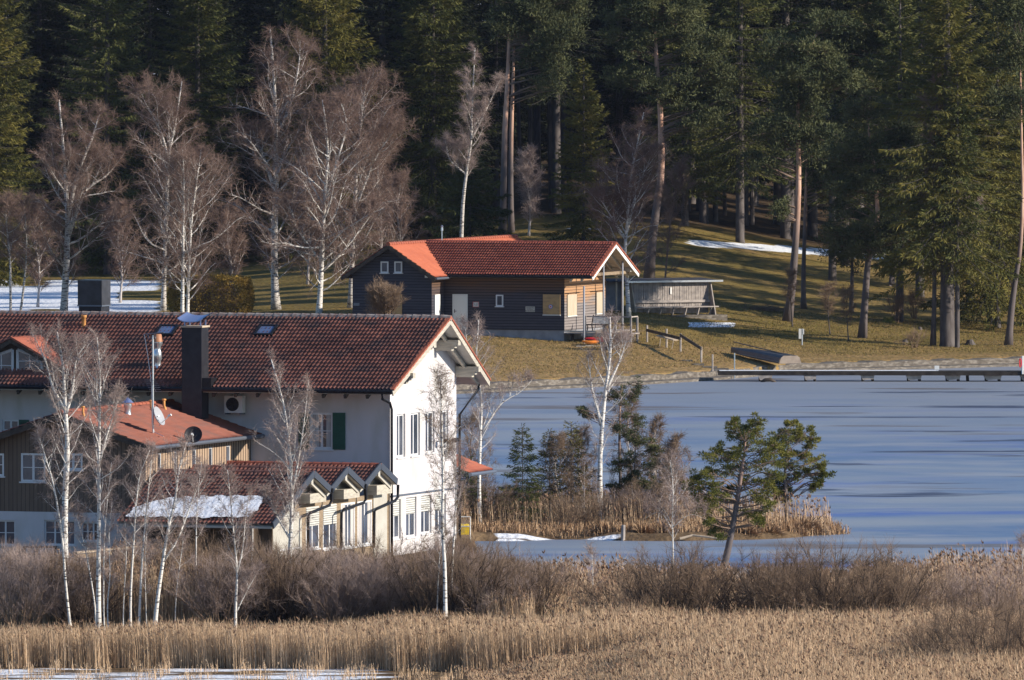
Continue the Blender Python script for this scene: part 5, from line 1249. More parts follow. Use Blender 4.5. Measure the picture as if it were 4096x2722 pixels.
pine([(3150,1272),(3168,1150),(3180,1000),(3190,850),(3195,700),(3192,560),(3192,420),(3200,300),(3265,140)], 660, .27,
     blobs_ellipse(3300,80,50,50,6,36,11)+blobs_ellipse(3200,190,140,40,9,44,12)+blobs_ellipse(3170,280,150,50,11,46,13)+blobs_ellipse(3360,310,60,40,6,40,14)+blobs_ellipse(3200,400,130,60,9,46,15)+blobs_ellipse(3130,520,120,70,8,45,16)+blobs_ellipse(3280,560,80,80,6,42,17)+blobs_ellipse(3060,620,60,50,4,40,18)+blobs_ellipse(3140,850,40,40,3,30,19),
     52, 'tall orange trunked pine with a flat topped sunlit crown beside the snow strip', per=30, Ln=.23, Wn=.06)
pine([(3215,1238),(3214,1100),(3218,950),(3222,800),(3226,650),(3222,480)], 671, .17,
     blobs_ellipse(3290,640,110,70,8,44,21)+blobs_ellipse(3350,760,90,70,6,42,22)+blobs_ellipse(3280,500,90,70,6,42,23), 53, 'slimmer dark pine standing close behind the flat topped pine', per=26, Ln=.23, Wn=.06)
pine([(3450,1335),(3462,1180),(3475,1030),(3510,900),(3500,700),(3480,560),(3468,470)], 648, .24,
     blobs_ellipse(3480,430,110,50,8,44,31)+blobs_ellipse(3560,560,120,70,9,46,32)+blobs_ellipse(3440,640,110,70,8,44,33)+blobs_ellipse(3580,720,120,70,9,44,34)+blobs_ellipse(3440,780,90,60,6,42,35)+blobs_ellipse(3520,930,110,60,8,40,36)+blobs_ellipse(3440,960,100,60,8,38,37)+blobs_ellipse(3560,950,60,40,5,34,38)+blobs_ellipse(3340,900,70,50,4,36,39),
     54, 'bushy pine leaning right with a low hanging crown in front of the forest', per=28, Ln=.22, Wn=.055)
pine([(3405,1240),(3408,1120),(3410,1000),(3415,850)], 671, .15, blobs_ellipse(3400,1040,70,50,6,34,41)+blobs_ellipse(3430,880,70,60,5,38,42), 55, 'short dark pine left of the bushy leaning pine', per=26, Ln=.22, Wn=.055)
pine([(2010,840),(2015,700),(2020,500),(2030,330),(2035,180),(2040,0),(2040,-90)], 715, .24,
     blobs_ellipse(2100,60,120,70,9,48,51)+blobs_ellipse(2230,120,80,80,8,48,52)+blobs_ellipse(2190,260,80,60,6,44,53)+blobs_ellipse(2150,-40,150,50,7,50,54)+blobs_ellipse(2190,340,40,30,3,36,55), 56, 'left stem of the pair of reddish pines above the hut roof', per=28, Ln=.25, Wn=.06)
pine([(2045,850),(2043,700),(2046,520),(2052,330),(2056,200),(2065,20)], 717, .2,
     blobs_ellipse(2260,30,60,60,5,46,56)+blobs_ellipse(2130,180,70,50,4,40,57), 57, 'right stem of the pair of reddish pines above the hut roof', per=28, Ln=.25, Wn=.06)
pine([(4035,1360),(4045,1250),(4060,1130),(4080,1000),(4090,800),(4085,500),(4080,200)], 645, .22,
     blobs_ellipse(4050,420,80,90,8,46,61)+blobs_ellipse(4060,200,90,90,8,46,62)+blobs_ellipse(4060,30,80,60,7,46,63), 58, 'sunlit pine with a pale lower trunk at the right edge of the meadow', per=28, Ln=.22, Wn=.055)
pine([(3560,1300),(3570,1100),(3600,700),(3575,300),(3575,60),(3570,-80)], 700, .22,
     blobs_ellipse(3560,120,160,110,14,50,64)+blobs_ellipse(3560,300,150,70,9,48,65)+blobs_ellipse(3420,210,80,70,6,46,66)+blobs_ellipse(3600,-20,160,60,10,50,67), 59, 'tall dim pine behind the bushy leaning pine, its crown in shade', per=26, Ln=.26, Wn=.065)
# small dark trunks right
for px, py, Y, r, lab in ((3720,1378,643,.15,'slim pale grey tree trunk left of the thick trunked spruce'),):
    px_tree([[(3733,1378),(3737,1200),(3738,1000),(3737,800),(3735,560),(3750,420),(3745,280)]], 643, .15, 61, t0=.42, nb=20, Lmax=1.6, twig_n=7, name='bare_tree', cat='bare tree',
        label=lab, mats=(M['bark_spruce'], M['twig_pale'], M['twig']), droop=.1)
for i, (px, Y, r, lab) in enumerate(((3965,668,.26,'stout short looking trunk right of the thick trunked spruce, in half shade'),(3330,700,.13,'thin dark trunk far back between the flat topped pine and the bushy pine'),(3880,690,.14,'thin dark trunk behind the thick trunked spruce'))):
    x = wx(px, Y); put(PRO[3], x, Y, .8, i, lab, None)
# ================================================================ birches and other bare trees of the meadow
FAR = dict(mats=(M['birch_far'], M['birch_limb'], M['twig']), twig_r=.0062, twig_L=.62, limb_r=.021, droop=.3, elev=(8,52))
px_tree([[(42,1275),(40,1050),(26,900),(22,790)]], 652, .085, 101, t0=.3, nb=22, Lmax=1.7, label='leftmost slender birch at the left edge behind the long roof', twig_n=6, **FAR)
px_tree([[(75,1275),(100,1100),(106,950),(95,800)]], 654, .08, 102, t0=.3, nb=22, Lmax=1.6, label='second slender birch from the left edge, leaning right', twig_n=6, **FAR)
px_tree([[(252,1285),(262,1130),(270,950),(268,830),(258,650),(236,400)], [(270,880),(310,700),(365,560),(405,430)], [(272,950),(340,770),(430,700),(500,610)]], 655, .24, 103, t0=.16, nb=34, Lmax=3.6,
    label='wide crowned birch with forked white stems above the left end of the long roof', twig_n=7, dy=1.0, **FAR)
px_tree([[(652,1285),(657,1120),(662,960),(670,760),(676,620),(700,500),(728,325)], [(676,640),(640,520),(585,420),(560,360)]], 668, .16, 104, t0=.12, nb=36, Lmax=3.6, label='birch with a dark foot left of the clipped hedge', twig_n=5, **FAR)
B2 = dict(mats=(M['birch'], M['birch_limb'], M['twig']), twig_r=.0062, twig_L=.62, limb_r=.021, elev=(12,54))
px_tree([[(728,1265),(731,1100),(733,880),(735,720),(730,600)]], 648, .12, 105, t0=.18, nb=26, Lmax=2.1, label='left one of the twin white birches in front of the hedge', twig_n=5, **B2)
px_tree([[(748,1265),(755,1120),(765,900),(785,740),(805,600)]], 648.6, .11, 106, t0=.12, nb=44, Lmax=4.0, label='right one of the twin white birches, with a wide reddish crown', twig_n=5, **B2)
px_tree([[(1104,1245),(1098,1100),(1100,880),(1104,700),(1102,520),(1097,330),(1080,120)], [(1102,560),(1160,420),(1195,260),(1200,160)], [(1100,760),(1050,620),(1010,520)]], float(ground_at(1104,1240).y), .25, 107, t0=.12, nb=46, Lmax=3.9,
    label='tallest birch with a thick dark foot in the middle of the left meadow', twig_n=5, **FAR)
px_tree([[(1274,1275),(1283,1130),(1290,960),(1300,780),(1312,600),(1290,400)], [(1300,800),(1350,640),(1385,500),(1360,400)], [(1286,1090),(1370,1010),(1440,920),(1500,840)], [(1286,1050),(1200,930),(1150,800)]], 650, .18, 108, t0=.14, nb=46, Lmax=3.9,
    label='big white birch with steep forked limbs left of the hut', twig_n=5, dy=.8, **B2)
px_tree([[(1402,1232),(1408,1060),(1418,860),(1430,620),(1448,450),(1465,310)], [(1420,840),(1500,640),(1590,500)]], float(ground_at(1402,1232).y), .17, 109, t0=.16, nb=48, Lmax=4.2,
    label='birch with a dense reddish brown crown close to the left wall of the hut', twig_n=7, **FAR)
px_tree([[(1842,965),(1850,840),(1866,690),(1885,560),(1888,430),(1900,195)], [(1885,560),(1945,440),(2005,310)], [(1866,700),(1800,640),(1780,560)]], 690, .135, 110, t0=.34, nb=26, Lmax=2.0, label='solitary birch with slanting white trunk behind the hut ridge', twig_n=7, droop=.05,
    mats=(M['birch_far'], M['birch_limb'], M['twig_pale']), twig_r=.0055, limb_r=.02)
px_tree([[(2515,1262),(2508,1130),(2500,1000),(2512,860),(2522,720),(2545,600),(2575,450)], [(2515,900),(2560,720),(2640,600)], [(2505,960),(2440,860),(2390,780)]], float(ground_at(2515,1264).y)-.6, .13, 111, t0=.16, nb=48, Lmax=2.8, label='white birch beside the end of the windbreak bench', twig_n=5, **B2)
px_tree([[(2655,1060),(2680,900),(2700,780),(2730,650)]], 668, .06, 112, t0=.1, nb=30, Lmax=2.0, label='small purple twigged tree beside the leaning pine', name='bare_tree', cat='bare tree', twig_n=5, **dict(FAR, mats=(M['twig'], M['twig'], M['twig'])))
px_tree([[(3840,1010),(3850,930),(3870,860),(3900,800)]], 652, .06, 113, zbase=zpy(1010,652), t0=.1, nb=26, Lmax=1.7, label='grey leafless tree tangled in the lit spruce near the right edge', name='bare_tree', cat='bare tree', twig_n=5, **dict(FAR, mats=(M['twig_pale'], M['twig_pale'], M['twig_pale'])))
for i, (px, Y, h, w_, lab) in enumerate(((150,676,6.5,1.8,'brownish leafless tree at the left forest edge above the snow'),(480,680,6,2.2,'purplish leafless tree between the two left birches'),(920,672,6,2.2,'purplish leafless tree left of the tallest birch'),(1600,672,7.2,2.4,'brown leafless tree right behind the left hut gable'),
      (2115,712,5.5,1.5,'small pale leafless tree below the pair of pines'),(1520,690,8.5,2.4,'brown leafless tree between the left hut gable and the big spruce'),(1230,690,8,2.4,'brown leafless tree between the tallest birch and the big white birch'))):
    x = wx(px, Y); base = (x, Y, terr(x, Y)-.05)
    bare_tree([[np.zeros(3), np.array([.1,0,h*.35]), np.array([-.15,0,h*.7]), np.array([.1,0,h])]], .08, 130+i, t0=.12, nb=38, Lmax=w_, twig_n=5, name='bare_tree', cat='bare tree', loc=base, label=lab,
        mats=(M['birch_limb'], M['birch_limb'], M['twig'] if i != 4 else M['twig_pale']), twig_r=.008)
# ---- clipped hedge and round shrub
def leafy_box(c, sx, sy, sz, n, seed, mat_, name, label, cat, Ll=.10, Wl=.07, round_=.35):
    rng = np.random.default_rng(seed); u = rng.uniform(-1, 1, (n, 3)); k = rng.integers(0, 5, n); 
    for i, (ax, sgn) in enumerate(((0,1),(0,-1),(1,-1),(1,1),(2,1))): u[k == i, ax] = sgn
    r = np.linalg.norm(u, axis=1, keepdims=True); m = np.abs(u).max(1, keepdims=True); v = u*(1-round_)+u/r*m*round_*1.15
    v[:, 2] = (v[:, 2]+1)/2; lump = 1+.05*np.sin(v[:, 0:1]*9+2)*np.cos(v[:, 1:2]*8)
    P = v*np.array([sx, sy, sz])*lump-rng.random((n, 1))*.16*v; D = rng.normal(size=(n, 3))+v*.6
    V, q = kites(P, D, Ll*rng.uniform(.6, 1.4, n), Wl*rng.uniform(.6, 1.4, n), rng); root = empty(name, c, 0, label, cat)
    link('foliage', np_mesh('foliage', V, [q], mat_), root)
    mb = MB(); mb.lathe((0,0,0), [(min(sx,sy)*.7,0),(min(sx,sy)*.8,sz*.5),(min(sx,sy)*.5,sz*.86),(0.01,sz*.88)], 14)
    mb.v = [(x*sx/min(sx,sy)*.98, y*sy/min(sx,sy)*.98, z) for x, y, z in mb.v]; mb.build('inner_twigs', M['twig_dark'], root); return root
hg = wx(843, 655); leafy_box((hg, 655, terr(hg, 655)-.1), 2.4, 1.5, 2.55, 26000, 71, M['hedge'], 'hedge', 'big clipped hedge block with yellowish brown leaves behind the long roof', 'hedge')
# ---- multi stem shrubs
def shrub_mesh(H_, W_, seed, ns=34, twig=7, mats=None, spread=.35, tr=.0065, r=.022, L2=.9, upright=1.0):
    rng = np.random.default_rng(seed); main = []; mid = []; A = []; D = []
    for i in range(ns):
        az = rng.uniform(0, 6.28); q = rng.random()**.6; d = np.array([math.cos(az)*q*W_*.55, math.sin(az)*q*W_*.55, H_*upright*rng.uniform(.75, 1.05)*(1-.25*q)])
        p0 = np.array([math.cos(az), math.sin(az), 0])*rng.random()*W_*.16; L = np.linalg.norm(d)
        pts, rr = limb(p0, d, L, r*rng.uniform(.7, 1.4), rng, .25, .05, .10, 7); main.append(segs_of(pts, rr))
        for j in range(int(L*3.2)):
            s = rng.uniform(.2, .98); b = poly_at(pts, s); bd = unit(poly_at(np.gradient(pts, axis=0), s)); sd = unit(bd+rng.normal(size=3)*.55)
            sp, sr = limb(b, sd, L2*(1.1-s*.6)*rng.uniform(.5, 1.1), r*.4, rng, .25, .0, .14, 4); mid.append(segs_of(sp, sr))
            for k in range(1, 5): A.append(sp[k]); D.append(sp[k]-sp[k-1])
    A = np.repeat(np.array(A), twig, 0); D = np.repeat(unit(np.array(D)), twig, 0); N = len(A)
    d1 = unit(D*.9+rng.normal(size=(N, 3))*.5+np.array([0,0,.2])); Lt = rng.uniform(.12, .5, (N, 1)); T = np.concatenate([A, A+d1*Lt, np.full((N,1), tr), np.full((N,1), tr*.4)], 1)
    a = seg_geo(np.concatenate(main), 4); b = seg_geo(np.concatenate(mid), 3); c = seg_geo(T, 3)
    V, Fs, Ms = join([(a[0], a[1], 0), (b[0], b[1], 1), (c[0], c[1], 2)]); return np_mesh('branches', V, Fs, list(mats), Ms)
def shrub(me, x, Y, rz, s, label, group=None, z=None, name='shrub', cat='shrub'):
    o = link(name, me); o.location = (x, Y, (terr(x, Y) if z is None else z)-.05); o.rotation_euler = (0, 0, rz); o.scale = (s, s, s); return tag(o, label, cat, group)
x = wx(1540, 626); shrub(shrub_mesh(2.0, 1.9, 80, 60, 9, (M['twig_mid'],)*3, tr=.009), x, 623, 0, .95, 'round leafless shrub in front of the dark left gable of the hut', z=zpy(1272,623))
x = wx(2455, 622); shrub(shrub_mesh(1.1, 2.2, 81, 26, 7, (M['twig_dark'],)*3, tr=.008), x, 622, 0, .8, 'small dark leafless shrub at the corner of the hut deck')
for i, (px, Y, h) in enumerate(((3395,644,3.0),(3320,650,2.8),(3170,655,3.2))):
    x = wx(px, Y); base = (x, Y, terr(x, Y)); bare_tree([[np.zeros(3), np.array([-.1,0,h*.5]), np.array([-.05,0,h])]], .04, 150+i, t0=.35, nb=14, Lmax=.8, twig_n=4, name='sapling', cat='sapling', loc=base,
        label=('thin sapling on the meadow between the two big pines','second thin sapling, a little left behind the first','thin sapling hard against the foot of the flat topped pine')[i], mats=(M['bark_spruce'], M['twig_dark'], M['twig_dark']), twig_r=.006)
for i, (px, Y) in enumerate(((3590,663),(3655,668),(3660,640))):
    x = wx(px, Y); shrub(shrub_mesh(1.9 if i < 2 else .8, 1.1, 160+i, 12, 4, (M['twig_dark'],)*3, tr=.007), x, Y, 0, 1, ('bunch of dark shoots left of a dark spruce trunk','bunch of dark shoots right of a dark spruce trunk','pale tuft of twigs on the mossy stump')[i])
# ================================================================ foreground and peninsula
N1 = dict(mats=(M['birch'], M['birch_limb'], M['twig_pale']), twig_r=.0038)
def fb(stems, Y, r, seed, label, nb=26, L=1.3, t0=.35, tn=4, **kw):
    a = dict(N1); a.update(kw); return px_tree(stems, Y, r, seed, t0=t0, nb=nb, Lmax=L, label=label, twig_n=tn, twig_L=.30, limb_r=.013, **a)
DK = (M['birch'], M['birch_limb'], M['twig_pale'])
fb([[(262,2300),(258,2150),(262,1950),(270,1800),(262,1650),(256,1540),(250,1450),(228,1330)], [(262,1660),(290,1560),(305,1440),(350,1370)], [(262,1640),(215,1560),(180,1440),(125,1330)]], 381, .13, 201,
   'thickest near birch on the left, its white trunk rising in front of the boarded wing', nb=40, L=1.7, t0=.22, tn=4, mats=DK)
fb([[(392,2600),(394,2300),(396,2050),(396,1850),(399,1650),(400,1500),(388,1350)], [(397,1850),(440,1700),(480,1580)]], 366, .085, 202, 'straight white birch just right of the thickest one, reaching the antenna', nb=44, L=1.6, t0=.30, tn=4, mats=DK)
fb([[(282,2590),(264,2350),(248,2150),(216,1950),(182,1830),(150,1730)]], 367, .05, 203, 'thin birch curving to the left at the left of the near group', nb=20)
fb([[(380,2570),(379,2420),(350,2240),(322,2120),(298,2050)]], 366.5, .032, 204, 'thin stem bending left against the straight white birch', nb=12, L=.8)
fb([[(415,2580),(414,2380),(418,2150),(432,1980),(446,1850)]], 368, .03, 205, 'thin upright stem touching the straight white birch on its right', nb=14, L=.8)
fb([[(432,2600),(430,2420),(440,2300),(436,2150),(448,2010)]], 365.5, .026, 206, 'thin stem a hand right of the straight white birch', nb=12, L=.7)
fb([[(520,2600),(523,2380),(533,2200),(545,2020),(560,1900),(600,1800)]], 366, .042, 207, 'left one of two matching thin birches at the middle of the near group', nb=20, L=1.0)
fb([[(552,2590),(560,2400),(570,2220),(585,2050),(600,1900),(612,1800)]], 367, .045, 208, 'right one of two matching thin birches at the middle of the near group', nb=20, L=1.0)
fb([[(613,2610),(630,2400),(650,2260),(672,2120),(700,2000),(716,1880),(745,1770)], [(652,2250),(715,2150),(770,2000),(820,1900)]], 365, .075, 209, 'birch leaning right with a low fork, in front of the snowy roof', nb=30, L=1.3)
fb([[(778,2420),(784,2250),(786,2080),(795,1950),(806,1850)]], 373, .03, 210, 'slim birch in front of the snow patch on the annex roof', nb=16, L=.8)
fb([[(490,2580),(495,2400),(505,2220),(500,2080)]], 368, .024, 211, 'very thin grey stem in the middle of the near group', nb=10, L=.6)
fb([[(585,2540),(583,2400),(580,2250),(590,2080)]], 369, .022, 225, 'very thin grey stem between the matching pair and the forked birch', nb=10, L=.6)
fb([[(698,2500),(705,2380),(722,2240),(738,2130)]], 369, .026, 226, 'thin stem right of the low forked birch', nb=10, L=.6)
fb([[(940,2610),(943,2420),(948,2290),(936,2150),(922,2000),(910,1880)], [(947,2300),(970,2200),(985,2050),(1000,1950)], [(945,2450),(985,2370),(1030,2290)]], 366, .05, 212, 'small birch forked like a Y below the snowy annex roof', nb=26, L=1.0)
fb([[(1152,2400),(1158,2240),(1165,2100),(1166,1980),(1163,1850),(1150,1720),(1130,1600),(1085,1440)], [(1165,1990),(1190,1860),(1215,1700),(1235,1520)], [(1163,2160),(1110,2070),(1070,1980)]], 377, .085, 213,
   'birch with long forked stems in front of the green shuttered window', nb=42, L=1.6, t0=.2, tn=4, mats=DK)
fb([[(1783,2620),(1781,2420),(1779,2270),(1770,2100),(1772,1900),(1768,1750),(1765,1600),(1760,1500)]], 365, .078, 214, 'white birch with black marks standing before the white gable', nb=40, L=1.35, t0=.32, tn=4, mats=(M['birch'], M['twig_dark'], M['twig_dark']))
fb([[(1748,2560),(1750,2400),(1757,2250),(1768,2130)]], 367, .032, 215, 'thin stem just left of the birch before the white gable', nb=10, L=.7)
fb([[(1800,2500),(1810,2250),(1822,2050),(1822,1900),(1815,1780)]], 369, .042, 216, 'thin birch just right of the birch before the white gable', nb=24, L=1.0, mats=DK)
fb([[(2372,2500),(2371,2330),(2368,2200)]], 372, .028, 217, 'lonely thin birch stem among the brown shrubs below the peninsula', nb=8, L=.5)
fb([[(2690,2440),(2692,2250),(2690,2080),(2692,1950),(2680,1840)], [(2691,2120),(2640,2050),(2570,2080)], [(2692,2110),(2760,2060),(2830,2080)]], 383, .035, 218, 'thin birch with wide low branches in front of the peninsula', nb=22, L=1.2)
fb([[(4075,2560),(4085,2400),(4090,2250),(4096,2150)]], 373, .025, 219, 'thin birch stem at the right border among the reeds', nb=12, L=.6)
# peninsula trees
fb([[(2410,2140),(2400,1980),(2402,1800),(2418,1600),(2438,1450),(2442,1360),(2440,1270)], [(2405,1700),(2370,1560),(2350,1420)], [(2425,1560),(2480,1440),(2510,1350)]], 437, .12, 220, 'tall white birch in the middle of the peninsula', nb=32, L=1.6, t0=.25, tn=3, mats=DK)
fb([[(1918,2080),(1917,1900),(1922,1740),(1925,1600),(1905,1450),(1915,1280)], [(1922,1740),(2000,1620),(2080,1570),(2130,1520)], [(1905,1460),(1870,1380),(1860,1300)]], 435, .08, 221, 'birch right behind the white gable with a limb reaching over the ice', nb=34, L=1.5, t0=.25)
fb([[(1880,2080),(1885,1900),(1882,1780),(1895,1680)]], 437, .04, 222, 'small bare tree squeezed between the gable and the peninsula birch', nb=22, L=1.1, mats=(M['twig_mid'],)*3)
for i, (px, Y, h, w_, lab) in enumerate(((2230,438,3.6,1.3,'bare tree with grey twigs between spruce and tall birch on the peninsula'),(2320,440,3.8,1.2,'bare tree close left of the tall peninsula birch'),(2700,437,3.6,1.2,'bare yellowish tree between the young pines and the leaning pine'),(2620,441,4.2,1.1,'slim bare tree behind the young pines of the peninsula'),(2520,442,5.2,1.2,'tall bare tree behind the tall peninsula birch'))):
    x = wx(px, Y); bare_tree([[np.zeros(3), np.array([.1,0,h*.35]), np.array([-.1,0,h*.7]), np.array([.12,0,h])]], .05, 240+i, t0=.1, nb=30, Lmax=w_, twig_n=6, twig_L=.3, name='bare_tree', cat='bare tree', loc=(x, Y, .1), label=lab,
        mats=(M['birch_limb'], M['twig_mid'], M['twig_mid']), twig_r=.005)
# conifers of the peninsula
def small_spruce(px, Y, ytop, R, seed, label, dens, mt='spruce', **kw):
    x = wx(px, Y); z = .1; h = zpy(ytop, Y)-z; return conifer('young_spruce', h, R, seed, (x, Y, z), label, mat_=mt, z0=.2, dens=dens, Lsp=.20, Wsp=.035, step=.22, tr=.012, **kw)
small_spruce(2090, 436, 1700, 1.05, 301, 'dark young spruce at the left of the peninsula', 46, top_pow=.95)
small_spruce(2200, 438, 1720, .75, 302, 'thin needled young spruce second from the left on the peninsula', 20, mt='spruce_gold', droop=.2)
small_spruce(2285, 439, 1690, .9, 303, 'olive young spruce just left of the tall peninsula birch', 24, mt='spruce_gold', droop=.2)
small_spruce(1870, 436, 1830, .8, 304, 'low olive conifer close behind the white gable', 30)
def blobs_list(l): return l
pine([(2480,2110),(2482,1950),(2478,1780),(2480,1640),(2490,1540)], 440, .09, blobs_ellipse(2480,1560,90,50,9,22,71)+blobs_ellipse(2500,1680,80,70,9,22,72)+blobs_ellipse(2350,1640,40,30,4,20,73), 305,
     'thin crowned pine right of the tall peninsula birch', zbase=.1, mat_='pine', bark='bark_pine_near', limbm='pine_limb', per=44, Ln=.10, Wn=.022, depth=.8)
pine([(2530,2110),(2535,1980),(2540,1850),(2545,1740)], 438, .06, blobs_ellipse(2560,1830,90,110,16,24,74)+blobs_ellipse(2530,1950,80,60,8,22,75), 306, 'green young pine in the middle of the young trees on the peninsula', zbase=.1, mat_='pine', bark='bark_pine_near', limbm='pine_limb', per=55, Ln=.12, Wn=.022, depth=.8)
pine([(2650,2110),(2655,1980),(2670,1880),(2690,1830)], 439, .05, blobs_ellipse(2660,1900,60,80,10,22,76), 307, 'smaller green pine at the right of the young trees on the peninsula', zbase=.1, mat_='pine', bark='bark_pine_near', limbm='pine_limb', per=36, Ln=.12, Wn=.022, depth=.8)
NB = [(2945,1690,26),(2925,1720,24),(2975,1712,22),(3027,1692,20),(3035,1735,30),(3000,1750,30),(2965,1760,28),(3070,1775,28),(3100,1800,26),(3040,1800,34),(2990,1810,34),(2950,1820,26),(2880,1805,26),(2850,1825,26),(2905,1840,30),
  (3080,1850,34),(3030,1870,36),(2970,1880,32),(2920,1890,30),(2860,1880,30),(2820,1900,26),(2780,1915,24),(2755,1935,18),(2800,1950,28),(2860,1935,32),(3110,1905,28),(3060,1930,34),(3000,1940,30),(2925,1960,22),(2830,1985,28),(2785,1990,20),
  (2880,1990,30),(3090,1970,30),(3030,1990,30),(2850,2040,28),(2810,2050,24),(3060,2040,24),(3005,2050,24),(2840,2090,26),(2875,2110,26),(3040,2085,20),(2890,2150,16)]
pine([(2880,2330),(2905,2230),(2928,2120),(2948,2010),(2962,1920),(2975,1830),(2982,1770)], 404, .155, NB, 308, 'leaning pine with a broad olive green crown standing in the ice before the peninsula', zbase=-.05, mat_='pine_near', bark='bark_pine_near', limbm='pine_limb', per=80, fat=1.12, clear=1850, Ln=.12, Wn=.026, depth=.75)
NB2 = [(3165,1705,18),(3130,1725,22),(3190,1725,24),(3230,1730,22),(3255,1755,18),(3110,1755,24),(3150,1770,28),(3200,1765,26),(3240,1790,14),(3090,1790,20),(3130,1810,26),(3175,1815,20),(3215,1830,20),(3255,1840,24),(3285,1865,20),(3300,1895,16),
  (3270,1900,24),(3230,1880,18),(3160,1870,24),(3120,1860,28),(3105,1910,26),(3145,1920,24),(3190,1905,16),(3290,1935,14),(3250,1950,16),(3150,1960,24),(3110,1955,24),(3140,2000,22),(3115,1990,18)]
pine([(3152,2110),(3145,2000),(3140,1900),(3148,1820),(3160,1740)], 438, .10, NB2, 309, 'second olive green pine on the tip of the peninsula, with airy right side', zbase=.15, mat_='pine_near', bark='bark_pine_near', limbm='pine_limb', per=80, fat=1.12, clear=1850, Ln=.12, Wn=.026, depth=.75)
# ---- shrub belt
BK = M['stem_black']
SH = [shrub_mesh(3.1, 5.2, 401, 46, 4, (BK, BK, M['twig_dark']), tr=.0035, r=.026), shrub_mesh(2.6, 4.4, 402, 44, 3, (M['twig_dark'], M['twig_dark'], M['twig_mid']), tr=.0038),
      shrub_mesh(3.3, 3.8, 403, 44, 4, (BK, BK, M['twig_dark']), tr=.0035, r=.026), shrub_mesh(2.5, 3.6, 404, 44, 3, (M['twig_dark'], M['twig_mid'], M['twig_pale']), tr=.0038),
      shrub_mesh(2.2, 2.2, 405, 40, 6, (M['twig_red'], M['twig_red'], M['twig_mid']), tr=.005)]
belt = [  # px, Y, kind, scale, label
 (2640,358,0,1.03,'fan shaped dark shrub left of centre in the reeds, below the peninsula'),(2800,359,0,1.09,'fan shaped dark shrub right below the leaning pine'),(2500,361,1,0.80,'low dark shrub at the left foot of the fan shaped pair'),
 (3060,359,2,0.93,'dark upright shrub beginning the right hand thicket'),(3190,358,0,1.05,'tall black stemmed shrub in the right hand thicket'),(3330,359,2,1.12,'tallest dark shrub of the right hand thicket, its tips against the ice'),(3470,358,0,1.05,'broad dark shrub in the middle of the right hand thicket'),(3620,359,1,1.03,'brown rounded shrub ending the right hand thicket'),
 (3840,361,3,0.91,'pale brown shrub near the right border behind the reeds'),(4010,361,3,1.08,'large pale brown shrub at the right border'),
 (3850,334,0,0.80,'dark low shrub in the near reeds at the lower right'),(4030,332,0,1.00,'dark wide shrub in the lower right corner'),(3960,339,2,0.92,'twiggy shrub just behind the lower right corner shrub')]
for px, Y, k, s, lab in belt: shrub(SH[k], wx(px, Y), Y, px*.37, s, lab)
r2 = random.Random(9)
for i in range(54):
    px = -60+2440*(i+r2.random())/54; Y = r2.choice([361,364,368,372,376,380])+r2.uniform(-1,1)
    if px < 1950 and Y < 370: Y += 8
    if px > 1900 and Y < 366: Y += 4
    if 430 < px < 800 and r2.random() < .6: continue
    if px > 2120 and r2.random() < .75: continue
    k = r2.choice([0,1,2,3,3,3]); s = r2.uniform(.74, 1.0)*(1 if Y > 367 else .85) if px < 1900 else r2.uniform(.60, .85)
    shrub(SH[k], wx(px, Y), Y, r2.uniform(0, 6.28), s, 'leafless grey brown shrub in the thicket between the reeds and the house', 'shrubs of the thicket in front of the house')
for i, px in enumerate((1850,1905,1960,2020,2085)):
    shrub(SH[4], wx(px, 388+i%2*3), 388+i%2*3, i, .62, 'reddish stemmed shrub in the row by the rear corner of the white gable', 'red stemmed shrubs by the gable')
for i in range(15):
    px = 1850+1000*(i+r2.random())/15; Y = r2.uniform(434, 446); shrub(SH[r2.choice([1,3,2])], wx(px, Y), Y, r2.uniform(0, 6), r2.uniform(.42, .64) if px < 2600 else .38, 'leafless brown shrub growing between the trees of the peninsula', 'shrubs of the peninsula')
for i in range(16):
    px = 1865+r2.random()*820; Y = r2.uniform(433.5, 445); h = r2.uniform(1.6, 3.4); x = wx(px, Y); lx = r2.uniform(-.5, .5)
    bare_tree([[np.zeros(3), np.array([lx*.4,0,h*.5]), np.array([lx,0,h])]], .022, 500+i, t0=.2, nb=12, Lmax=.7, twig_n=3, twig_L=.25, name='sapling', cat='sapling', loc=(x, Y, .1), group='bare saplings of the peninsula',
        label='thin leafless sapling among the trees and reeds of the peninsula', mats=(M['birch_limb'] if i % 3 else M['birch_far'], M['twig_mid'], M['twig_mid']), twig_r=.004)
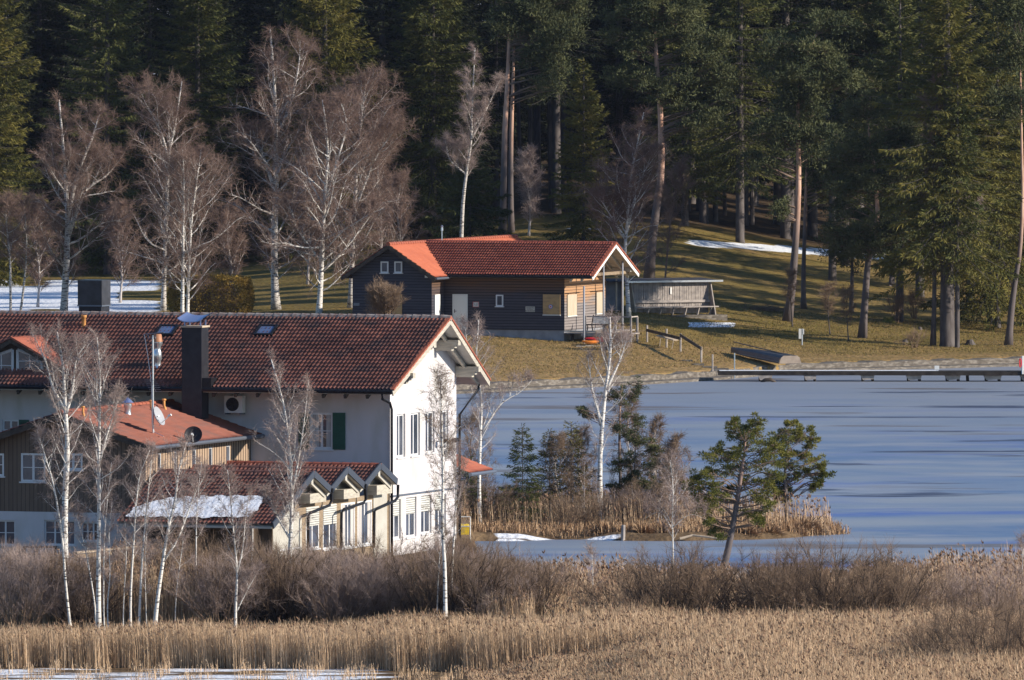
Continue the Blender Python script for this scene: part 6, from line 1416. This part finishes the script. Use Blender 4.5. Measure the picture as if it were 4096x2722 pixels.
# ---- reeds
def reeds(name, X_, Y_, h, label, cat, matn='reed', plume=.25, lean=.10, wid=.012, leaves=2, seed=0, z=None, ph=.16, pw=.05):
    rng = np.random.default_rng(seed); n = len(X_); base = np.stack([X_, Y_, (terrain(X_, Y_)-.03) if z is None else z], 1)
    az = rng.uniform(0, 6.28, n); out = np.stack([np.cos(az), np.sin(az), np.zeros(n)], 1); side = np.stack([-np.sin(az+.8), np.cos(az+.8), np.zeros(n)], 1)
    bend = (rng.normal(0, lean, n)+.04)[:, None]*h[:, None]; up = np.array([0,0,1.]); wv = wid*rng.uniform(.7, 1.4, (n, 1))
    wind = np.array([-.06, .0, 0])*h[:, None]
    p0 = base; p1 = base+up*h[:, None]*.5+out*bend*.3+wind*.3; p2 = base+up*h[:, None]+out*bend+wind
    V = np.stack([p0-side*wv, p0+side*wv, p1-side*wv*.8, p1+side*wv*.8, p2-side*wv*.3, p2+side*wv*.3], 1).reshape(-1, 3); b = (np.arange(n)*6)[:, None]
    f = np.concatenate([b+np.array([[0,1,3,2]]), b+np.array([[2,3,5,4]])]); var = rng.beta(2, 2, n)
    at_ = [np.concatenate([var, var])]; Fs = [f]; Ms = [np.zeros(len(f))]; off = len(V); Vs = [V]
    for l in range(leaves):
        t = rng.uniform(.15, .9, n)[:, None]; q = p0+(p2-p0)*t; a2 = rng.uniform(0, 6.28, n); d = np.stack([np.cos(a2)*.5, np.sin(a2)*.5, rng.uniform(.3, 1.3, n)], 1)
        v, k = kites(q, d, h*rng.uniform(.14, .3, n), np.full(n, wid*2.2), rng); Vs.append(v); Fs.append(k+off); Ms.append(np.zeros(len(k))); off += len(v); at_.append(np.clip(var+rng.normal(0, .2, n), 0, 1))
    pk = np.where(rng.random(n) < plume)[0]
    if len(pk):
        q = np.repeat(p2[pk]-up*.06, 4, 0); m = len(q); d = unit(rng.normal(size=(m, 3))*.4+up*.9+np.array([-.35,0,0])); v, k = kites(q, d, ph*rng.uniform(.6, 1.3, m), pw*rng.uniform(.6, 1.3, m), rng)
        Vs.append(v); Fs.append(k+off); Ms.append(np.ones(len(k))); at_.append(np.zeros(len(k)))
    me = np_mesh(name, np.concatenate(Vs), Fs, [M[matn], M['plume']], Ms, attr={'var': ('FACE', np.concatenate(at_))}); return tag(link(name, me), label, cat, kind='stuff')
def scatter(px0, px1, Y0, Y1, n, seed, dens=None):
    rng = np.random.default_rng(seed); Y_ = rng.uniform(Y0, Y1, n); px = rng.uniform(px0, px1, n); X_ = (px-CX)*Y_/F
    if dens is not None: k = rng.random(n) < dens(px, Y_); return X_[k], Y_[k], px[k]
    return X_, Y_, px
def front_edge(px): return lerp(px, [(-100,348.6),(700,348.4),(1200,347.6),(1850,346.6),(2000,318),(4200,316)])
X_, Y_, px = scatter(-150, 4250, 316, 356, 400000, 1, lambda p, y: (y > front_edge(p)+hnoise(p/40, y, 1, 31)*.8) & (y < lerp(p, [(0,351.5),(1800,353.5),(2400,355)])+hnoise(p/110, y*.3, 1, 32)*2.5))
h = (1.42+.20*hnoise(X_, Y_, .8, 33)+np.random.default_rng(3).normal(0, .13, len(X_)))
h = h*lerp(px, [(0,.80),(1300,.88),(2300,1.0),(4096,1.02)])*np.where(Y_ < 346, np.clip((px+hnoise(X_, Y_, .9, 61)*350-1850)/1000, .12, 1), 1)
reeds('reed_bed', X_, Y_, h, 'dense belt of straw coloured reeds across the foreground', 'reeds', plume=.05, seed=4, wid=.0055, leaves=1, lean=.06, ph=.13, pw=.035)
X_, Y_, px = scatter(-150, 2400, 337, 348, 7000, 21, lambda p, y: (hnoise(p/30, y*1.5, 1, 51) > .12))
h = np.random.default_rng(22).uniform(.10, .42, len(X_))
reeds('stubble', X_, Y_, h, 'tufts of broken reed stubble poking through the snow at the bottom left', 'reeds', plume=0, lean=.3, seed=23, wid=.008)
X_, Y_, px = scatter(-150, 4250, 356, 384, 90000, 2, lambda p, y: (y > lerp(p, [(1500,370),(2200,364)]))*np.where(p < 1800, .75, 1)*(hnoise(p/90, y*.5, 1, 34) > -.12+np.where((p < 1900) & ~((p > 380) & (p < 900)), .05, -.1)))
h = 1.75+.35*hnoise(X_, Y_, .6, 35)+np.random.default_rng(5).normal(0, .17, len(X_)); h = h*np.clip((Y_-354)/12, .45, 1)*lerp(px, [(0,.80),(350,.90),(500,1.15),(750,1.15),(900,.95),(1700,.9),(2200,.82),(2900,.80),(3400,.78),(3700,.95),(4096,1.08)])
reeds('rear_reeds', X_, Y_, h, 'reddish brown reeds with dark plumes behind and between the shrubs', 'reeds', matn='reed', plume=.16, seed=6, wid=.0075, leaves=1, lean=.08)
X_, Y_, px = scatter(1840, 3400, 431, 448, 26000, 7, lambda p, y: (y < np.interp(p, [1800,2500,3200,3385], [451,446,440,437.5])) & (y > 432+lerp(p, [(3000,0),(3385,4)])))
h = .12+.30*np.random.default_rng(8).random(len(X_))
reeds('sedge_grass', X_, Y_, h, 'tufts of dry tan grass covering the peninsula', 'grass', matn='sedge', plume=0, lean=.35, seed=9, wid=.014)
X_, Y_, px = scatter(1850, 3330, 434, 444, 6800, 10, lambda p, y: (y < np.interp(p, [1800,2500,3200,3385], [449,444,440,438])) & (hnoise(p/60, y, 1, 41) > -.25))
h = np.random.default_rng(11).uniform(.4, 1.45, len(X_))*np.interp(px, [1900,3050,3330], [.9,1.05,.8])
reeds('peninsula_reeds', X_, Y_, h, 'loose stand of tall pale reeds on the peninsula against the ice', 'reeds', plume=.25, seed=12, wid=.007, leaves=1)
# tussocks on the peninsula rim
rt = random.Random(3); tm = []
for k in range(2):
    rng = np.random.default_rng(50+k); n = 900; d = unit(rng.normal(size=(n, 3))+np.array([0,0,.3])); d[:, 2] = np.abs(d[:, 2])*.9; V, q = kites(d*rng.uniform(.05, .3, (n, 1)), d+np.array([0,0,-.1]), rng.uniform(.15, .4, n), np.full(n, .03), rng)
    me_ = np_mesh('tussock', V, [q], M['sedge'], attr={'var': ('FACE', rng.beta(1.3, 2.2, n))}); tm.append(me_)
for i, px in enumerate((2480,2530,2575,2655,2705,2990,3030,3075,3120,3170,3215,2250,2180,2420,2940,3255)):
    Y = 432.6+rt.uniform(-.3,1.2)+max(0,(px-3000)/385*4); x = wx(px, Y); o = link('tussock', tm[i%2]); o.location = (x, Y, .05); s = rt.uniform(.8, 1.3); o.scale = (s*1.2, s, s); o.rotation_euler = (0,0,rt.uniform(0,6))
    tag(o, 'rounded brown sedge tussock on the near rim of the peninsula', 'tussock', 'tussocks along the peninsula rim')
x = wx(2492, 431); t = MB().tube([(0,0,-.1),(.01,0,.25),(.02,0,.62)], [.09,.085,.08], 10).build('stump', M['grey_wood'], None); t.location = (x,431,0); tag(t, 'short grey sawn off stump post at the edge of the peninsula', 'stump')
t = MB().tube([(0,0,.05),(.5,.1,.18),(1.1,0,.12),(1.7,-.1,.03)], [.05,.045,.04,.02], 7).build('fallen_branch', M['light_wood'], None); t.location = (wx(2720,430.6),430.6,.05); tag(t, 'pale fallen branch lying on the ice edge of the peninsula', 'branch')
# ================================================================ lakeshore things
def at_ground(px, py): return ground_at(px, py)
# pier
YP = 607.0; xa_, xb_ = wx(2868, 609), wx(4300, YP-1)
M['pier_dark'] = mat('pier_timber', (.018,.015,.014), (.045,.037,.032), 3)
pr = empty('pier', (xa_, YP, 0), 0, 'long low wooden pier with a dusting of snow on its deck', 'pier'); L = xb_-xa_; dz = zpy(1484, YP)
yv = lambda x: -.3*(x/L)
MB().prism([(0,-.6,dz-.10),(L,-1.0,dz-.12),(L,-1.0,dz),(0,-.6,dz)], (0,1.5,0)).build('deck', M['pier_dark'], pr)
MB().prism([(0,-.64,dz-.22),(L,-1.04,dz-.24),(L,-1.04,dz-.04),(0,-.64,dz-.04)], (0,.06,0)).build('beam', M['pier_dark'], pr)
MB().box((.1,-.35,dz+.004),(L*.62,.55,dz+.02)).build('snow_cover', M['snow'], pr)
for i, (px, w_) in enumerate(((3060,58),(3240,50),(3470,54),(3655,62),(3810,62),(3870,10),(3970,72),(4110,60))):
    x = wx(px, YP)-xa_; w2 = w_*YP/F/2
    if w_ > 20:
        MB().prism([(x-w2,-.7,dz-.24),(x+w2,-.7,dz-.24),(x+w2*.9,-.7,dz-.44),(x-w2*.7,-.7,dz-.50)], (0,1.3,0)).build('crossbeam', M['grey_wood'], pr)
    for s in ((-1, 1) if w_ > 20 else (0,)):
        for yy in (-.55,.45): MB().tube([(x+s*w2*.75+.05,yy,-.4),(x+s*w2*.7,yy,dz-.2)], .075, 6).build('pile', M['pier_dark'], pr)
p = at(3746,1490,YP); t = empty('sign', (p.x,YP-.6,dz), 0, 'small white blank sign on the far part of the pier', 'sign'); MB().box((-.13,-.03,.08),(.13,0,.30)).build('board', M['sign_white'], t); MB().box((-.02,-.02,-.03),(.02,0,.08)).build('post', M['bright_metal'], t)
p = at(4090,1495,YP-1); t = empty('lifebuoy_post', (p.x,YP-1,dz-.05), 0, 'white post with a red lifebuoy at the right end of the pier', 'lifebuoy')
MB().tube([(0,0,-.1),(0,0,.90)], .055, 8).build('post', M['sign_white'], t)
mb = MB(); mb.tube([(-.13+.05*math.cos(a),-.1,.52+.24*math.sin(a)) for a in np.linspace(0, 2*math.pi, 17)], .035, 6, cap=False); mb.build('lifebuoy', M['red'], t)
p = at(3075,1521,YP-1.5)
t = empty('driftwood', (p.x,YP-1.5,0), 0, 'dark lump of driftwood frozen in below the first pier piles', 'driftwood'); mb = MB(); mb.tube([(-.45,0,.0),(-.2,0,.12),(.1,0,.14),(.4,0,.0)], [.05,.1,.11,.04], 8); mb.build('log', M['dark_wood'], t, smooth=True)
# upturned boat
b0 = at(2925,1412,626.5); b1 = at(3160,1478,617.5)
z0b = terr(b0.x, b0.y); z1b = .62
bt = empty('boat', (b1.x, b1.y, z1b), 0, 'dark overturned rowing boat with a square stern lying on the bank', 'boat')
d = Vector((b0.x-b1.x, b0.y-b1.y, z0b-z1b+.1)); Lb = d.length; dn = d.normalized(); sd = dn.cross(Vector((0,0,1))).normalized(); upb = sd.cross(dn)
mb = MB(); vs = []; n = 12
for i in range(n+1):
    t = i/n; w_ = .64*(1-t**2.6)+.03; hh = .44-.20*t**2.5; c = dn*(Lb*t)
    prof_ = [(-w_,0),(-w_*1.0,.10),(-w_*.86,hh*.75),(-w_*.62,hh),(0,hh+.03),(w_*.62,hh),(w_*.86,hh*.75),(w_,.10),(w_,0)]
    vs += [c+sd*a+upb*b for a, b in prof_]
k = 9; mb.add(vs, [(i*k+j, (i+1)*k+j, (i+1)*k+j+1, i*k+j+1) for i in range(n) for j in range(k-1)]+[tuple(n*k+j for j in range(k))]); mb.build('hull', M['boat'], bt)
mb = MB(); w_ = .66; mb.prism([sd*a+upb*b for a, b in ((-w_,0),(-w_*.86,.32),(-w_*.62,.44),(w_*.62,.44),(w_*.86,.32),(w_,0))], -dn*.05); mb.build('stern', M['boat_stern'], bt)
mb = MB(); mb.obox(sd*-.0+upb*.45, dn*(Lb*.96)+upb*.60, .05, .05); mb.build('keel', M['boat'], bt)
mb = MB(); mb.obox(-sd*.66+upb*.10 if (-sd).y < sd.y else sd*.66+upb*.10, dn*Lb*.7+(-sd*.60 if (-sd).y < sd.y else sd*.60)+upb*.1, .05, .05); mb.build('gunwale', M['grey_metal'], bt)
# fence down the bank
pts = [(2588,1370,1302),(2666,1393,1316),(2722,1408,1335),(2805,1452,1388)]
P_ = []
for px, pb, ptp in pts:
    g_ = at_ground(px, pb); P_.append((g_, at(px, ptp, g_.y).z))
fn = empty('fence', P_[0][0], 0, 'sloping wooden rail fence leading down the bank beside the bench', 'fence'); o = P_[0][0]
for g_, zt_ in P_: q = g_-o; MB().tube([q+Vector((0,0,-.2)), Vector((q.x,q.y,zt_-o.z))], .06, 7).build('post', M['grey_wood'], fn)
def rail(i, j, dz_, w_=.05):
    a = Vector((P_[i][0].x-o.x, P_[i][0].y-o.y-.09, P_[i][1]-o.z+dz_)); b = Vector((P_[j][0].x-o.x, P_[j][0].y-o.y-.09, P_[j][1]-o.z+dz_)); a -= (b-a).normalized()*.15; MB().obox(a, b, w_, .17).build('rail', M['dark_wood'], fn)
rail(0, 2, -.28); rail(2, 3, -.30+.2, .06)
a = at_ground(2642,1388); b = at_ground(2692,1398)
t = empty('bench', a, 0, 'small backless plank bench on the slope beside the rail fence', 'bench'); d = Vector((b.x-a.x, b.y-a.y, 0)); s0 = .52
MB().obox(Vector((-.12,0,s0+.10)), d+Vector((.15,0,s0-.12)), .36, .05).build('seat', M['light_wood'], t)
for q, dzz in ((Vector((0,0,0)), .06), (d, -.12)): MB().obox(q+Vector((-.08,0,-.2)), q+Vector((.03,0,s0+dzz)), .30, .05, up=(1,0,0)).build('leg', M['light_wood'], t)
# steps
t = empty('bank_steps', at_ground(2740,1440), 0, 'flat stone steps leading down the bank to the pier', 'steps'); o = t.location.copy()
for px, py, w_ in ((2750,1447,.55),(2795,1462,.6),(2840,1474,.8),(2885,1480,.8)):
    g_ = at_ground(px, py); q = g_-o; MB().box((q.x-w_/2,q.y-.35,q.z-.12),(q.x+w_/2,q.y+.4,q.z+.07)).build('step', M['concrete'], t)
for px, pb, ptp, r_, lab in ((2850,1482,1418,.05,'short wooden post at the landward end of the pier'),(2938,1478,1413,.035,'thin metal post in front of the overturned boat')):
    g_ = at(px, pb, 610.5); zt_ = at(px, ptp, 610.5).z; t = MB().tube([(0,0,-.6),(0,0,zt_-g_.z)], r_, 7).build('post', M['grey_wood'] if r_ > .04 else M['bright_metal'], None); t.location = g_; tag(t, lab, 'post')
# info sign
g_ = at_ground(3208,1382); zt_ = at(3208,1316,g_.y).z-g_.z
t = empty('sign', g_, 0, 'white double sign board on a grey post in the middle of the meadow', 'sign'); MB().tube([(0,0,-.2),(0,0,zt_)], .05, 8).build('post', M['bright_metal'], t)
MB().box((-.19,-.07,zt_-.58),(-.055,-.03,zt_)).build('board', M['sign_white'], t); MB().box((.055,-.07,zt_-.32),(.12,-.03,zt_)).build('board', M['sign_white'], t)
# picnic shelter frame at the right
g_ = at_ground(3925,1262); t = empty('wooden_frame', g_, 0, 'dark low wooden frame of posts under the right hand spruces', 'frame')
for x in (-.9,-.5,0,.5,.9): MB().box((x-.05,-.05,-.2),(x+.05,.05,.75)).build('post', M['dark_wood'], t)
MB().box((-1.2,-.1,.752),(1.1,.1,.84)).build('beam', M['dark_wood'], t)
# stumps, mossy mound, twig heap
for px, py, r_, h_, lab in ((3880,1382,.28,.26,'weathered grey stump at the foot of the thick trunked spruce'),(3555,1292,.40,.30,'mossy green stump mound on the right meadow'),(3620,1372,.18,.16,'small pale stump on the lower right meadow'),(3680,1322,.14,.14,'tiny dark stump between the two right hand stumps')):
    g_ = at_ground(px, py); n = 11; mb = MB(); rr = random.Random(px); vs = []
    for j, (z, s) in enumerate(((-.1,1.35),(0,1.15),(h_*.5,.85),(h_,.75))):
        for k in range(n): a = 2*math.pi*k/n; s2 = r_*s*rr.uniform(.85,1.15); vs.append((math.cos(a)*s2, math.sin(a)*s2, z+(rr.uniform(-.03,.06) if j == 3 else 0)))
    mb.add(vs, [(j*n+k, j*n+(k+1)%n, (j+1)*n+(k+1)%n, (j+1)*n+k) for j in range(3) for k in range(n)]+[tuple(3*n+k for k in range(n))]); o_ = mb.build('stump', mat('moss', (.10,.10,.02), (.18,.14,.03), 6) if h_ == .30 else M['bark_spruce']); o_.location = g_; tag(o_, lab, 'stump')
g_ = at_ground(3060,1243); rng = np.random.default_rng(77); n = 500; A_ = rng.normal(size=(n,3))*np.array([.9,.4,.12]); A_[:,2] = np.abs(A_[:,2]); Dd = unit(rng.normal(size=(n,3))*np.array([1,1,.3])); V, q = seg_geo(np.concatenate([A_, A_+Dd*.35, np.full((n,1),.012), np.full((n,1),.006)],1), 3)
o_ = link('brushwood_heap', np_mesh('brushwood_heap', V, [q], M['twig_dark'])); o_.location = g_; tag(o_, 'low heap of cut brushwood left of the flat topped pine', 'brushwood')
# tussocky dry grass on the meadow and bank
rng = np.random.default_rng(88); n = 60000; Yg = rng.uniform(592, 668, n); pg = rng.uniform(1750, 4200, n); xg_ = (pg-CX)*Yg/F; zg_ = terrain(xg_, Yg); k = zg_ > .6
xg_, Yg, zg_ = xg_[k], Yg[k], zg_[k]; n = len(xg_); P0 = np.stack([xg_, Yg, zg_-.02], 1)
D0 = np.stack([rng.normal(0,.6,n), rng.normal(0,.6,n), np.full(n,.8)],1); V, q = kites(P0, D0, rng.uniform(.06,.16,n), np.full(n,.035), rng)
M['lawn'] = island_mat('lawn_blades', [(.11,.105,.022), (.17,.125,.04), (.28,.19,.075)])
tag(link('meadow_grass', np_mesh('meadow_grass', V, [q], M['lawn'], attr={'var': ('FACE', np.clip(rng.beta(2,2,n)+np.clip((640-Yg)/60,-.2,.3),0,1))})), 'short dry grass of the lakeside meadow', 'grass', kind='stuff')

# ================================================================ thin winter air
HAZE = .00002
hm = bpy.data.materials.new('haze_air'); hm.use_nodes = True; hnt = hm.node_tree; hnt.nodes.clear()
hv = hnt.nodes.new('ShaderNodeVolumePrincipled'); hv.inputs['Color'].default_value = (.62,.70,1.0,1); hv.inputs['Density'].default_value = HAZE; hv.inputs['Anisotropy'].default_value = 0.0
ho = hnt.nodes.new('ShaderNodeOutputMaterial'); hnt.links.new(hv.outputs[0], ho.inputs['Volume'])
hb = MB().box((-3100,-400,-4),(3100,5200,112)).build('haze', hm); tag(hb, 'thin bluish winter air between the viewer and the far forest', 'haze', kind='stuff')
